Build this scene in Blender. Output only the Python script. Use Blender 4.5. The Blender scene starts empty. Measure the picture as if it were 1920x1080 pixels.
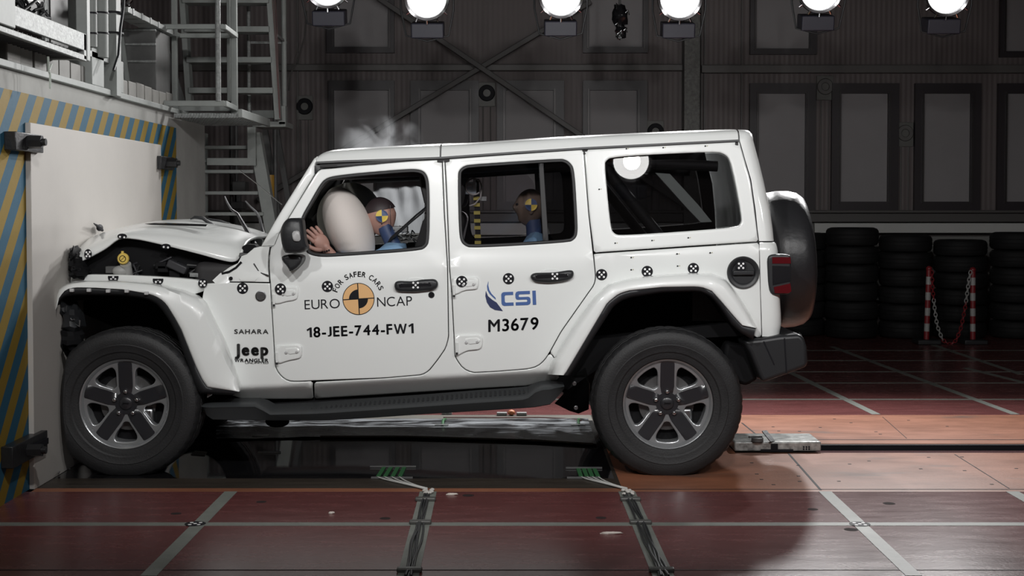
import bpy, bmesh, math, random
import numpy as np
from mathutils import Vector, Matrix, noise
from mathutils.geometry import delaunay_2d_cdt
random.seed(7)
PI = math.pi
scn = bpy.context.scene
COL = scn.collection
# ------------------------------------------------------------------ camera, world, exposure, lamps
F = 2594.0; CAM = Vector((0, -8.25, 1.44)); PIT = math.atan(0.0337); SH = -67.6
cd = bpy.data.cameras.new('camera'); cam = bpy.data.objects.new('camera', cd); COL.objects.link(cam)
cd.sensor_width = 36; cd.lens = 36 * F / 1920; cd.shift_y = SH / 1920
cam.location = CAM; cam.rotation_euler = (PI / 2 - PIT, 0, 0); scn.camera = cam
cd.clip_end = 100
w = bpy.data.worlds.new('world'); scn.world = w; w.use_nodes = True
w.node_tree.nodes['Background'].inputs[0].default_value = (0.60, 0.54, 0.56, 1)
w.node_tree.nodes['Background'].inputs[1].default_value = 0.14
scn.view_settings.view_transform = 'Standard'; scn.view_settings.look = 'None'
scn.view_settings.exposure = 0.0; scn.view_settings.gamma = 1
scn.cycles.max_bounces = 8; scn.cycles.transparent_max_bounces = 16
scn.cycles.use_denoising = True
scn.cycles.sample_clamp_indirect = 6
LAMP_BACK = dict(energy=300, z=3.08, y=2.75)
LAMP_FRONT = dict(energy=150, z=3.14, y=-4.6)
def lamp_light(loc, target, energy, size, radius=0.07):
    l = bpy.data.lights.new('spot', 'SPOT'); l.energy = energy; l.spot_size = size; l.spot_blend = 0.6
    l.shadow_soft_size = radius; l.color = (1.0, 0.99, 0.985)
    o = bpy.data.objects.new('spot', l); COL.objects.link(o)
    o.location = loc
    o.rotation_euler = (Vector(target) - Vector(loc)).to_track_quat('-Z', 'Y').to_euler()
    return o
# ------------------------------------------------------------------ pixel -> world
Fv = Vector((0, math.cos(PIT), -math.sin(PIT))); Uv = Vector((0, math.sin(PIT), math.cos(PIT)))
def ray(px, py):
    return Fv + Vector((1, 0, 0)) * ((px - 960) / F) + Uv * ((540 - py + SH) / F)
def PY(px, py, Y):
    d = ray(px, py); return CAM + d * ((Y - CAM.y) / d.y)
def PZ(px, py, z=0.0):
    d = ray(px, py); return CAM + d * ((z - CAM.z) / d.z)
def PX(px, py, X):
    d = ray(px, py); return CAM + d * ((X - CAM.x) / d.x)
# ------------------------------------------------------------------ materials
MATS = {}
def mat(name, col, rough=0.5, metal=0.0, coat=0.0, bump=0.0, bscale=40, var=0.0, vscale=3, emit=0, spec=0.5, stretch=None):
    if name in MATS: return MATS[name]
    m = bpy.data.materials.new(name); MATS[name] = m; m.use_nodes = True
    nt = m.node_tree; b = nt.nodes['Principled BSDF']
    b.inputs['Base Color'].default_value = (*col, 1); b.inputs['Roughness'].default_value = rough
    b.inputs['Metallic'].default_value = metal; b.inputs['Coat Weight'].default_value = coat
    b.inputs['Coat Roughness'].default_value = 0.04; b.inputs['Specular IOR Level'].default_value = spec
    if emit:
        b.inputs['Emission Color'].default_value = (*col, 1); b.inputs['Emission Strength'].default_value = emit
    tc = nt.nodes.new('ShaderNodeTexCoord'); mp = nt.nodes.new('ShaderNodeMapping')
    nt.links.new(tc.outputs['Object'], mp.inputs[0])
    if stretch: mp.inputs['Scale'].default_value = stretch
    if bump:
        n = nt.nodes.new('ShaderNodeTexNoise'); n.inputs['Scale'].default_value = bscale; n.inputs['Detail'].default_value = 5
        nt.links.new(mp.outputs[0], n.inputs[0])
        bp = nt.nodes.new('ShaderNodeBump'); bp.inputs['Strength'].default_value = bump; bp.inputs['Distance'].default_value = 0.01
        nt.links.new(n.outputs[0], bp.inputs['Height']); nt.links.new(bp.outputs[0], b.inputs['Normal'])
    if var:
        n = nt.nodes.new('ShaderNodeTexNoise'); n.inputs['Scale'].default_value = vscale; n.inputs['Detail'].default_value = 8
        n.inputs['Roughness'].default_value = 0.65
        nt.links.new(mp.outputs[0], n.inputs[0])
        r = nt.nodes.new('ShaderNodeValToRGB')
        r.color_ramp.elements[0].position = 0.3; r.color_ramp.elements[1].position = 0.7
        r.color_ramp.elements[0].color = (*[c * (1 - var) for c in col], 1)
        r.color_ramp.elements[1].color = (*[min(1, c * (1 + var)) for c in col], 1)
        nt.links.new(n.outputs[0], r.inputs[0]); nt.links.new(r.outputs[0], b.inputs['Base Color'])
    return m
def glass(name, tint, gl=1.0, rough=0.0):
    if name in MATS: return MATS[name]
    m = bpy.data.materials.new(name); MATS[name] = m; m.use_nodes = True; nt = m.node_tree
    nt.nodes.remove(nt.nodes['Principled BSDF'])
    t = nt.nodes.new('ShaderNodeBsdfTransparent'); t.inputs[0].default_value = (*tint, 1)
    g = nt.nodes.new('ShaderNodeBsdfGlossy'); g.inputs['Roughness'].default_value = rough
    f = nt.nodes.new('ShaderNodeFresnel'); f.inputs[0].default_value = 1.5
    x = nt.nodes.new('ShaderNodeMixShader')
    nt.links.new(f.outputs[0], x.inputs[0]); nt.links.new(t.outputs[0], x.inputs[1]); nt.links.new(g.outputs[0], x.inputs[2])
    nt.links.new(x.outputs[0], nt.nodes['Material Output'].inputs[0])
    return m
WHITE = mat('white_paint', (0.81, 0.83, 0.815), 0.32, coat=0.7)
TRIM = mat('interior_trim', (0.025, 0.024, 0.025), 0.6)
BLACK = mat('black_plastic', (0.018, 0.019, 0.021), 0.42, bump=0.08, bscale=300)
BLACKG = mat('gloss_black', (0.012, 0.012, 0.014), 0.12, coat=0.5)
RUBBER = mat('rubber_seal', (0.013, 0.013, 0.014), 0.5, spec=.35)
TYRE = mat('tyre_rubber', (0.012, 0.012, 0.013), 0.6, bump=0.15, bscale=120, var=0.25, vscale=9)
DARK = mat('engine_dark', (0.006, 0.006, 0.007), 0.75, spec=0.2)
METAL = mat('bare_metal', (0.42, 0.43, 0.44), 0.3, metal=1.0, bump=0.1)
GALV = mat('galvanised_steel', (0.25, 0.26, 0.255), 0.6, metal=0.2, spec=0.35, var=0.35, vscale=45, bump=0.3, bscale=60)
GREYP = mat('grey_painted_steel', (0.24, 0.255, 0.245), 0.62, var=0.12, vscale=6)
DGREY = mat('dark_steel', (0.09, 0.09, 0.09), 0.5, var=0.2, vscale=5)
RIM = mat('machined_rim', (0.36, 0.37, 0.38), 0.24, metal=0.6, coat=0.9)
RIMD = mat('dark_spoke', (0.022, 0.022, 0.025), 0.28, coat=0.4)
CHROME = mat('chrome', (0.7, 0.7, 0.72), 0.1, metal=1.0)
INK = mat('black_ink', (0.008, 0.008, 0.011), 0.6, spec=0.2)
WDOT = mat('white_dot', (0.85, 0.85, 0.85), 0.5)
# ------------------------------------------------------------------ object helpers
def tag(o, label=None, cat=None, group=None, kind=None):
    for k, v in (('label', label), ('category', cat), ('group', group), ('kind', kind)):
        if v: o[k] = v
    return o
def empty(name, loc, label, cat, group=None):
    o = bpy.data.objects.new(name, None); COL.objects.link(o); o.location = loc; o.empty_display_size = 0.1
    return tag(o, label, cat, group)
def adopt(o, parent):
    if parent is not None:
        M = Matrix.Identity(4); q = parent
        chain = []
        while q is not None: chain.append(q); q = q.parent
        for q in reversed(chain): M = M @ q.matrix_parent_inverse @ Matrix.LocRotScale(q.location, q.rotation_euler, q.scale)
        o.parent = parent; o.matrix_parent_inverse = M.inverted()
    return o
class MB:
    def __init__(s): s.v = []; s.f = []; s.m = []
    def add(s, vs, fs, mi=0):
        k = len(s.v); s.v += [tuple(v) for v in vs]; s.f += [tuple(i + k for i in f) for f in fs]; s.m += [mi] * len(fs)
        return s
    def box(s, lo, hi, mi=0):
        (a, b, c), (d, e, f) = lo, hi
        return s.add([(a,b,c),(d,b,c),(d,e,c),(a,e,c),(a,b,f),(d,b,f),(d,e,f),(a,e,f)],
                     [(0,3,2,1),(4,5,6,7),(0,1,5,4),(1,2,6,5),(2,3,7,6),(3,0,4,7)], mi)
    def beam(s, p0, p1, wd, hd, up=(0, 0, 1), mi=0):
        p0, p1 = Vector(p0), Vector(p1); d = (p1 - p0).normalized(); u = Vector(up)
        sd = d.cross(u)
        if sd.length < 1e-4: sd = d.cross(Vector((0, 1, 0)))
        sd.normalize(); u = sd.cross(d).normalized()
        vs = []
        for p in (p0, p1):
            for a, b in ((-1,-1),(1,-1),(1,1),(-1,1)): vs.append(p + sd * a * wd / 2 + u * b * hd / 2)
        return s.add(vs, [(0,3,2,1),(4,5,6,7),(0,1,5,4),(1,2,6,5),(2,3,7,6),(3,0,4,7)], mi)
    def cyl(s, p0, p1, r, r2=None, n=20, mi=0, caps=True):
        p0, p1 = Vector(p0), Vector(p1); r2 = r if r2 is None else r2
        d = (p1 - p0).normalized(); a = d.orthogonal().normalized(); b = d.cross(a)
        vs = []
        for p, q in ((p0, r), (p1, r2)):
            for i in range(n):
                t = 2 * PI * i / n; vs.append(p + a * math.cos(t) * q + b * math.sin(t) * q)
        fs = [(i, (i + 1) % n, n + (i + 1) % n, n + i) for i in range(n)]
        if caps: fs += [tuple(range(n))[::-1], tuple(range(n, 2 * n))]
        return s.add(vs, fs, mi)
    def tube(s, pts, r, n=8, mi=0, rs=None):
        pts = [Vector(p) for p in pts]; vs = []; ref = None
        for i, p in enumerate(pts):
            d = (pts[min(i + 1, len(pts) - 1)] - pts[max(i - 1, 0)]).normalized()
            if ref is None: ref = d.orthogonal().normalized()
            a = (ref - d * ref.dot(d)).normalized(); ref = a; b = d.cross(a); rr = rs[i] if rs else r
            for k in range(n):
                t = 2 * PI * k / n; vs.append(p + a * math.cos(t) * rr + b * math.sin(t) * rr)
        fs = []
        for i in range(len(pts) - 1):
            for k in range(n): fs.append((i*n+k, i*n+(k+1)%n, (i+1)*n+(k+1)%n, (i+1)*n+k))
        fs += [tuple(range(n))[::-1], tuple(range((len(pts)-1)*n, len(pts)*n))]
        return s.add(vs, fs, mi)
    def grid(s, rows, mi=0, closed=False):
        n = len(rows[0]); vs = [p for r in rows for p in r]; fs = []
        for i in range(len(rows) - 1):
            for k in range(n if closed else n - 1):
                k2 = (k + 1) % n; fs.append((i*n+k, i*n+k2, (i+1)*n+k2, (i+1)*n+k))
        return s.add(vs, fs, mi)
    def lathe(s, prof, c, ax='Y', n=48, mi=0, fn=None, close=False):
        """prof: (radius, axial) pairs"""
        c = Vector(c); rows = []
        for (r, a) in prof:
            row = []
            for k in range(n):
                t = 2 * PI * k / n; rr, aa = (fn(r, a, k) if fn else (r, a))
                if ax == 'Y': row.append(c + Vector((math.cos(t) * rr, aa, math.sin(t) * rr)))
                elif ax == 'Z': row.append(c + Vector((math.cos(t) * rr, math.sin(t) * rr, aa)))
                else: row.append(c + Vector((aa, math.cos(t) * rr, math.sin(t) * rr)))
            rows.append(row)
        if close: rows.append(rows[0])
        return s.grid(rows, mi, closed=True)
    def prism(s, poly, d, mi=0):
        """closed 3D polygon extruded by vector d"""
        n = len(poly); poly = [Vector(p) for p in poly]; d = Vector(d)
        vs = poly + [p + d for p in poly]
        fs = [tuple(range(n))[::-1], tuple(range(n, 2 * n))] + [(i, (i+1)%n, n+(i+1)%n, n+i) for i in range(n)]
        return s.add(vs, fs, mi)
    def ell(s, c, r, n=20, m=12, mi=0, rot=None, fn=None):
        c = Vector(c); rows = []
        for i in range(m + 1):
            a = PI * i / m; row = []
            for k in range(n):
                t = 2 * PI * k / n
                p = Vector((math.sin(a) * math.cos(t), math.sin(a) * math.sin(t), math.cos(a)))
                if fn: p = fn(p)
                p = Vector((p.x * r[0], p.y * r[1], p.z * r[2]))
                if rot: p = rot @ p
                row.append(c + p)
            rows.append(row)
        return s.grid(rows, mi, closed=True)
    def build(s, name, mats, parent=None, smooth=True, angle=35, bevel=0, subd=0, seg=2):
        me = bpy.data.meshes.new(name); me.from_pydata([tuple(v) for v in s.v], [], s.f)
        if not isinstance(mats, (list, tuple)): mats = [mats]
        for m in mats: me.materials.append(m)
        me.polygons.foreach_set('material_index', s.m)
        bm = bmesh.new(); bm.from_mesh(me)
        bmesh.ops.remove_doubles(bm, verts=bm.verts, dist=1e-5)
        bmesh.ops.recalc_face_normals(bm, faces=bm.faces)
        bm.to_mesh(me); bm.free()
        if smooth:
            me.polygons.foreach_set('use_smooth', [True] * len(me.polygons))
            me.set_sharp_from_angle(angle=math.radians(angle))
        o = bpy.data.objects.new(name, me); COL.objects.link(o); adopt(o, parent)
        if bevel:
            md = o.modifiers.new('bevel', 'BEVEL'); md.width = bevel; md.segments = seg; md.limit_method = 'ANGLE'
        if subd:
            md = o.modifiers.new('sub', 'SUBSURF'); md.levels = subd; md.render_levels = subd
        return o
def chaikin(p, it=1, closed=True):
    for _ in range(it):
        q = []; n = len(p)
        for i in range(n if closed else n - 1):
            a, b = p[i], p[(i + 1) % n]
            q += [(a[0]*.75+b[0]*.25, a[1]*.75+b[1]*.25), (a[0]*.25+b[0]*.75, a[1]*.25+b[1]*.75)]
        if not closed: q = [p[0]] + q + [p[-1]]
        p = q
    return p
def resample(p, step=None, n=None, closed=False):
    p = np.array(p, float)
    if closed: p = np.vstack([p, p[:1]])
    seg = np.linalg.norm(np.diff(p, axis=0), axis=1); L = np.concatenate([[0], np.cumsum(seg)])
    if n is None: n = max(3, int(math.ceil(L[-1] / step)))
    t = np.linspace(0, L[-1], n + 1 if closed else n)
    if closed: t = t[:-1]
    return np.stack([np.interp(t, L, p[:, k]) for k in range(p.shape[1])], 1)
def densify(p, step, closed=True):
    """insert points on long edges, keep corners"""
    out = []; n = len(p)
    for i in range(n if closed else n - 1):
        a = np.array(p[i], float); b = np.array(p[(i + 1) % n], float); k = max(1, int(np.linalg.norm(b - a) / step))
        for j in range(k): out.append(a + (b - a) * j / k)
    if not closed: out.append(np.array(p[-1], float))
    return out
def inpoly(pts, poly):
    x, y = pts[:, 0], pts[:, 1]; ins = np.zeros(len(pts), bool); n = len(poly)
    for i in range(n):
        x1, y1 = poly[i]; x2, y2 = poly[(i + 1) % n]
        c = ((y1 > y) != (y2 > y))
        if y1 != y2: ins ^= c & (x < (x2 - x1) * (y - y1) / (y2 - y1) + x1)
    return ins
def bdist(pts, polys):
    d = np.full(len(pts), 1e9)
    for poly in polys:
        P = np.array(poly); Q = np.roll(P, -1, axis=0)
        for a, b in zip(P, Q):
            ab = b - a; L = ab @ ab
            if L < 1e-14: continue
            t = np.clip(((pts - a) @ ab) / L, 0, 1)
            d = np.minimum(d, np.linalg.norm(pts - (a + t[:, None] * ab), axis=1))
    return d
def heightmesh(outline, holes, surf, r=0.006, grid=0.05, thick=0.02, drop=None, back=True, step=None, lines=()):
    """2-D (u,v) region with holes -> verts/faces; surf(u,v,inset)->Vector ; inset = depth into the body"""
    step = step or grid
    loops = [np.array(densify(outline, step))] + [np.array(densify(h, min(step * 0.6, 0.022))) for h in holes]
    drop = r if drop is None else drop
    pts = []; edges = []
    def area(P):
        Q = np.roll(P, -1, axis=0); return 0.5 * np.sum(P[:, 0] * Q[:, 1] - Q[:, 0] * P[:, 1])
    rings = []
    for li, P in enumerate(loops):
        k = len(pts); pts += P.tolist(); n = len(P); edges += [(k + i, k + (i + 1) % n) for i in range(n)]
        d = np.roll(P, -1, axis=0) - np.roll(P, 1, axis=0); nn = np.stack([-d[:, 1], d[:, 0]], 1)
        nn /= (np.linalg.norm(nn, axis=1)[:, None] + 1e-12)
        s = (1 if area(P) > 0 else -1) * (1 if li == 0 else -1)
        for q in (0.15, 0.5, 1.0, 1.9): rings.append(P + nn * s * r * q)
    lo = loops[0].min(0); hi = loops[0].max(0)
    gx = np.arange(lo[0] + grid / 2, hi[0], grid); gy = np.arange(lo[1] + grid / 2, hi[1], grid)
    G = np.array([(a, b) for a in gx for b in gy]) if len(gx) and len(gy) else np.zeros((0, 2))
    redge = []; rpts = []
    for R_, q in zip(rings, [0.15, 0.5, 1.0, 1.9] * len(loops)):
        ok_ = bdist(R_, loops) > r * q * 0.93
        inn = inpoly(R_, loops[0])
        for h in loops[1:]: inn &= ~inpoly(R_, h)
        ok_ &= inn; idx = {}
        for i_ in range(len(R_)):
            if ok_[i_]: idx[i_] = len(pts) + len(rpts); rpts.append(R_[i_].tolist())
        for i_ in idx:
            j_ = (i_ + 1) % len(R_)
            if j_ in idx: redge.append((idx[i_], idx[j_]))
    pts += rpts; edges += redge
    allext = []
    for ln in lines:
        ln = np.array(ln); ok_ = inpoly(ln, loops[0]) & (bdist(ln, loops) > r * 2.3)
        for h in loops[1:]: ok_ &= ~inpoly(ln, h)
        last = None
        for i_, o_ in enumerate(ok_):
            if o_:
                pts.append(ln[i_].tolist())
                if last == i_ - 1: edges.append((len(pts) - 2, len(pts) - 1))
                last = i_; allext.append(ln[i_])
    if len(G): G = G[bdist(G, loops) > max(r * 2.3, grid * 0.3)]
    if len(allext) and len(G):
        E_ = np.array(allext); G = G[np.array([np.min(np.hypot(E_[:, 0] - g[0], E_[:, 1] - g[1])) > .012 for g in G])]
    cand = G
    if len(cand):
        ins = inpoly(cand, loops[0])
        for h in loops[1:]: ins &= ~inpoly(cand, h)
        pts += cand[ins].tolist()
    V, E, Fc, _, _, _ = delaunay_2d_cdt([Vector(p) for p in pts], edges, [], 0, 1e-6)
    V2 = np.array([(v.x, v.y) for v in V]); Fa = [f for f in Fc if len(f) == 3]
    cen = np.array([V2[list(f)].mean(0) for f in Fa])
    ok = inpoly(cen, loops[0])
    for h in loops[1:]: ok &= ~inpoly(cen, h)
    Fa = [f for f, q in zip(Fa, ok) if q]
    dist = bdist(V2, loops)
    ins_d = np.where(dist < r, drop * (1 - np.sqrt(np.maximum(0, 1 - ((r - dist) / r) ** 2))), 0)
    front = [surf(p[0], p[1], q) for p, q in zip(V2, ins_d)]
    n = len(front); verts = front + [surf(p[0], p[1], thick) for p in V2]
    cnt = {}
    for f in Fa:
        for i in range(3):
            e = (f[i], f[(i + 1) % 3]); cnt[tuple(sorted(e))] = cnt.get(tuple(sorted(e)), 0) + 1
    faces = [tuple(f) for f in Fa]; mi = [0] * len(faces)
    for e, c in cnt.items():
        if c == 1: faces.append((e[0], e[1], e[1] + n, e[0] + n)); mi.append(0)
    if back:
        for f in Fa: faces.append((f[2] + n, f[1] + n, f[0] + n)); mi.append(1)
    return verts, faces, mi
def copy_tree(o, parent=None):
    c = o.copy(); COL.objects.link(c); c.parent = parent
    for ch in list(o.children): copy_tree(ch, c)
    return c
# ================================================================== THE SETTING
def struct(b, name, m, **k):
    o = b.build(name, m, None, **k); o['kind'] = 'structure'; return o
def glossy_floor(name, col, rough, var=.15, scale=(2, 9, 1), bump=.02, col2=None, mixpos=(.62, .75)):
    m = bpy.data.materials.new(name); m.use_nodes = True; nt = m.node_tree; b = nt.nodes['Principled BSDF']; L = nt.links.new
    tc = nt.nodes.new('ShaderNodeTexCoord'); mp = nt.nodes.new('ShaderNodeMapping'); mp.inputs['Scale'].default_value = scale; L(tc.outputs['Object'], mp.inputs[0])
    n = nt.nodes.new('ShaderNodeTexNoise'); n.inputs['Scale'].default_value = 1.6; n.inputs['Detail'].default_value = 9; n.inputs['Roughness'].default_value = .7; L(mp.outputs[0], n.inputs[0])
    r = nt.nodes.new('ShaderNodeValToRGB'); e = r.color_ramp.elements
    e[0].position = .3; e[0].color = (*[c * (1 - var) for c in col], 1); e[1].position = .7; e[1].color = (*[c * (1 + var) for c in col], 1)
    L(n.outputs[0], r.inputs[0]); out = r.outputs[0]
    if col2:
        n2 = nt.nodes.new('ShaderNodeTexNoise'); n2.inputs['Scale'].default_value = .9; n2.inputs['Detail'].default_value = 7; n2.inputs['Roughness'].default_value = .6; L(mp.outputs[0], n2.inputs[0])
        r2 = nt.nodes.new('ShaderNodeMapRange'); r2.inputs[1].default_value = mixpos[0]; r2.inputs[2].default_value = mixpos[1]; L(n2.outputs[0], r2.inputs[0])
        mx = nt.nodes.new('ShaderNodeMix'); mx.data_type = 'RGBA'; mx.inputs[7].default_value = (*col2, 1); L(r2.outputs[0], mx.inputs[0]); L(out, mx.inputs[6]); out = mx.outputs[2]
    L(out, b.inputs['Base Color'])
    rr = nt.nodes.new('ShaderNodeMapRange'); rr.inputs[3].default_value = rough * .75; rr.inputs[4].default_value = rough * 1.35; L(n.outputs[0], rr.inputs[0]); L(rr.outputs[0], b.inputs['Roughness'])
    n3 = nt.nodes.new('ShaderNodeTexNoise'); n3.inputs['Scale'].default_value = 60; n3.inputs['Detail'].default_value = 3; L(tc.outputs['Object'], n3.inputs[0])
    bp = nt.nodes.new('ShaderNodeBump'); bp.inputs['Strength'].default_value = bump; bp.inputs['Distance'].default_value = .01; L(n3.outputs[0], bp.inputs['Height']); L(bp.outputs[0], b.inputs['Normal'])
    return m
REDF = glossy_floor('red_floor', (.120, .038, .037), .25, var=.22, bump=.06)
ORF = glossy_floor('orange_plates', (.215, .082, .043), .42, var=.25, scale=(1.3, 3.2, 1), col2=(.085, .06, .05), mixpos=(.585, .72), bump=.1)
PIT = glossy_floor('pit_glass', (.008, .008, .009), .035, var=.3, bump=.006)
PITW = glossy_floor('pit_edge_wood', (.035, .028, .022), .38, var=.6, scale=(1, 25, 1), bump=.2)
TAPE = mat('grey_floor_tape', (.155, .165, .148), .5, var=.15, vscale=12)
XL, XR, YN, YF = -12.0, 12.0, -8.6, 9.2
YO0, YO1 = PZ(960, 922).y, PZ(960, 778).y        # orange band
PX0 = -2.42; PX1 = PZ(1167, 918).x               # glazed pit
YP0, YP1 = PZ(960, 915.5).y, PZ(960, 784).y
SL0, SL1 = PZ(960, 849).y, PZ(960, 832).y        # rail slot
def slab(b, x0, y0, x1, y1, z=0.0, t=.2): b.box((x0, y0, z - t), (x1, y1, z))
b = MB(); slab(b, XL, YN, XR, YO0); slab(b, XL, YO1, XR, YF); slab(b, XL, YO0, PX0 - .1, YO1); struct(b, 'floor', REDF, smooth=False)
b = MB(); slab(b, PX1, YO0, XR, SL0); slab(b, PX1, SL1, XR, YO1); slab(b, PX0, YO0, PX1, YP0, 0, .2); slab(b, PX1, SL0, 1.3, SL1); struct(b, 'floor_track_plates', ORF, smooth=False)
b = MB(); slab(b, PX0 - .1, PZ(960, 897).y, PX1 - .02, YP1 - .1); struct(b, 'floor_pit_glass', PIT, smooth=False)
b = MB(); slab(b, PX0 - .1, YP0, PX1, PZ(960, 897).y); slab(b, PX1 - .02, PZ(960, 897).y, PX1, YO1); struct(b, 'floor_pit_edge', PITW, smooth=False)
b = MB(); slab(b, PX0 - .1, YP1 - .1, PX1 - .02, YO1, .0); struct(b, 'floor_pit_rim', mat('rim_grey', (.13,.125,.11), .4, var=.2), smooth=False)
b = MB(); slab(b, 1.3, SL0, XR, SL1, -.07); struct(b, 'floor_slot', mat('slot_dark', (.012,.010,.010), .35), smooth=False)
b = MB(); ya = PZ(960, 845).y; yb = PZ(960, 839).y; b.box((1.3, ya - .01, -.07), (XR, yb - .04, -.012)); yc = PZ(960, 830).y; b.box((1.3, yc - .02, -.07), (XR, yc + .10, -.006)); b.box((1.3, SL1 - .03, -.07), (XR, SL1 - .001, -.003), 1); struct(b, 'trim_rails', [mat('rail_steel', (.16,.08,.085), .22, metal=.7), INK], smooth=False)
# plate seams, floor joints (dark, hair-thin)
b = MB()
def strip(b, p, q, w, z=.0012, t=.003):
    p = Vector((p[0], p[1], 0)); q = Vector((q[0], q[1], 0)); d = (q - p).normalized(); n = Vector((-d.y, d.x, 0)) * w / 2
    b.prism([p + n + Vector((0,0,z-t)), p - n + Vector((0,0,z-t)), q - n + Vector((0,0,z-t)), q + n + Vector((0,0,z-t))], (0, 0, t))
def fz(x, y): q = PZ(x, y); return (q.x, q.y)
strip(b, fz(1539, 919), fz(1478, 850), .012); strip(b, fz(1418, 815), fz(1391, 793), .010); strip(b, fz(1892, 916), fz(1790, 852), .006); strip(b, fz(1700, 822), fz(1655, 782), .004)
strip(b, (1.8, fz(0, 824.5)[1]), (XR, fz(0, 824.5)[1]), .012)
rh = random.Random(6)
for k in range(26):
    q = PZ(rh.uniform(1400, 1915), rh.choice((rh.uniform(785, 820), rh.uniform(852, 915)))); strip(b, (q.x - .009, q.y), (q.x + .009, q.y), .014)
strip(b, (PX1, fz(0, 917.5)[1]), (XR, fz(0, 917.5)[1]), .008); strip(b, (XL, fz(0, 1069)[1]), (XR, fz(0, 1069)[1]), .008)
struct(b, 'trim_plate_seams', INK, smooth=False)
b = MB()
yl = fz(0, 983)[1]
strip(b, (XL, yl), (XR, yl), .062, .0015)
for px in (433, 0, 0, 1547): 
    if px: q = fz(px, 922)
    if px == 433: strip(b, q, fz(278, 1080), .064, .0018)
    if px == 1547: strip(b, q, fz(1714, 1080), .064, .0018)
strip(b, fz(1898, 922), fz(2175, 1080), .064, .0018)
for py, w_ in ((749, .05), (718, .045), (697, .045), (676, .045), (657, .045)): strip(b, (XL, fz(0, py)[1]), (XR, fz(0, py)[1]), w_, .0015)
for a, c in (((1643, 777), (1489, 702)), ((1904, 777), (1640, 680)), ((1640, 680), (1560, 650)), ((1489, 702), (1380, 655)), ((1915, 702), (1750, 647)), ((1270,777),(1220,655)), ((2160, 777), (1810, 690))):
    strip(b, fz(*a), fz(*c), .06, .0018)
struct(b, 'trim_floor_tape', TAPE, smooth=False)
for cx in (803, 1180): pass
b = MB()
strip(b, fz(803, 922), fz(764, 1085), .085, .0018); strip(b, fz(1175, 922), fz(1246, 1085), .085, .0018); struct(b, 'trim_cable_tape', TAPE, smooth=False)
# ---- back wall
YW = 8.3; Z_ = YW - CAM.y
def wx(px): return (px - 960) * Z_ / F
def wz(py): return PY(960, py, YW).z
def corr_mat():
    m = bpy.data.materials.new('ribbed_cladding'); m.use_nodes = True; nt = m.node_tree; b = nt.nodes['Principled BSDF']; L = nt.links.new
    b.inputs['Base Color'].default_value = (.150, .127, .125, 1); b.inputs['Roughness'].default_value = .55
    tc = nt.nodes.new('ShaderNodeTexCoord'); wv = nt.nodes.new('ShaderNodeTexWave'); wv.inputs['Scale'].default_value = 5.2; wv.bands_direction = 'X'; L(tc.outputs['Object'], wv.inputs[0])
    bp = nt.nodes.new('ShaderNodeBump'); bp.inputs['Strength'].default_value = .25; bp.inputs['Distance'].default_value = .01; L(wv.outputs[0], bp.inputs['Height']); L(bp.outputs[0], b.inputs['Normal'])
    return m
CORR = corr_mat()
b = MB(); b.box((XL, YW, -.2), (XR, YW + .2, 6)); struct(b, 'wall_back', CORR, smooth=False)
b = MB(); b.box((XL - .2, YN, -.2), (XL, YF, 6)); struct(b, 'wall_left', CORR, smooth=False)
b = MB(); b.box((XR, YN, -.2), (XR + .2, YF, 6)); struct(b, 'wall_right', CORR, smooth=False)
b = MB(); b.box((XL, YN, 6), (XR, YF, 6.2)); struct(b, 'ceiling', mat('ceiling_dark', (.05,.05,.05), .7), smooth=False)
b = MB(); b.box((XL, YN - .2, -.2), (XR, YN, 6)); struct(b, 'wall_front', CORR, smooth=False)
WF = mat('window_frame_dark', (.034, .028, .032), .4); WP = mat('window_blind', (.30, .287, .292), .6, var=.06, vscale=1)
wins = []
for (x0, x1, p0, p1, lit) in ((618,741,628,730,0),(771,898,790,880,1),(932,1057,948,1037,1),(1092,1212,1105,1193,1),(1403,1526,1419,1507,0),(1556,1681,1573,1661,0),(1711,1834,1728,1815,0),(1866,1991,1883,1970,0)):
    wins.append((x0, x1, 152 if x0 < 1300 else 157, 394, p0, p1, 170 if x0 < 1300 else 176, 378))
for (x0, x1, p0, p1, yb) in ((615,741,629,730,100),(771,898,790,880,100),(932,1057,948,1037,100),(1092,1213,1103,1203,100),(1403,1527,1414,1513,103),(1558,1683,1573,1668,105),(1713,1836,1728,1820,107),(1868,1993,1879,1975,108)):
    if x0 in (771, 932, 1558, 1713): continue
    wins.append((x0, x1, -130, yb, p0, p1, -115, yb - 11))
for i, (x0, x1, y0, y1, p0, p1, q0, q1) in enumerate(wins):
    b = MB(); X0, X1, Z0, Z1 = wx(x0), wx(x1), wz(y1), wz(y0); A0, A1, B0, B1 = wx(p0), wx(p1), wz(q1), wz(q0)
    D = .07
    b.box((X0, YW - D, Z0), (A0, YW, Z1)); b.box((A1, YW - D, Z0), (X1, YW, Z1)); b.box((A0, YW - D, Z0), (A1, YW, B0)); b.box((A0, YW - D, B1), (A1, YW, Z1))
    b.box((A0, YW - .02, B0), (A1, YW, B1), 1)
    b.box((A0 - .025, YW - D - .025, B0 - .02), (A0 - .01, YW - D, B1 + .02), 2); b.box((A1 + .01, YW - D - .025, B0 - .02), (A1 + .025, YW - D, B1 + .02), 2)
    struct(b, 'window_%d' % (i + 1), [WF, WP, mat('frame_edge', (.06,.055,.055), .35, metal=.4)], smooth=False)
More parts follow.
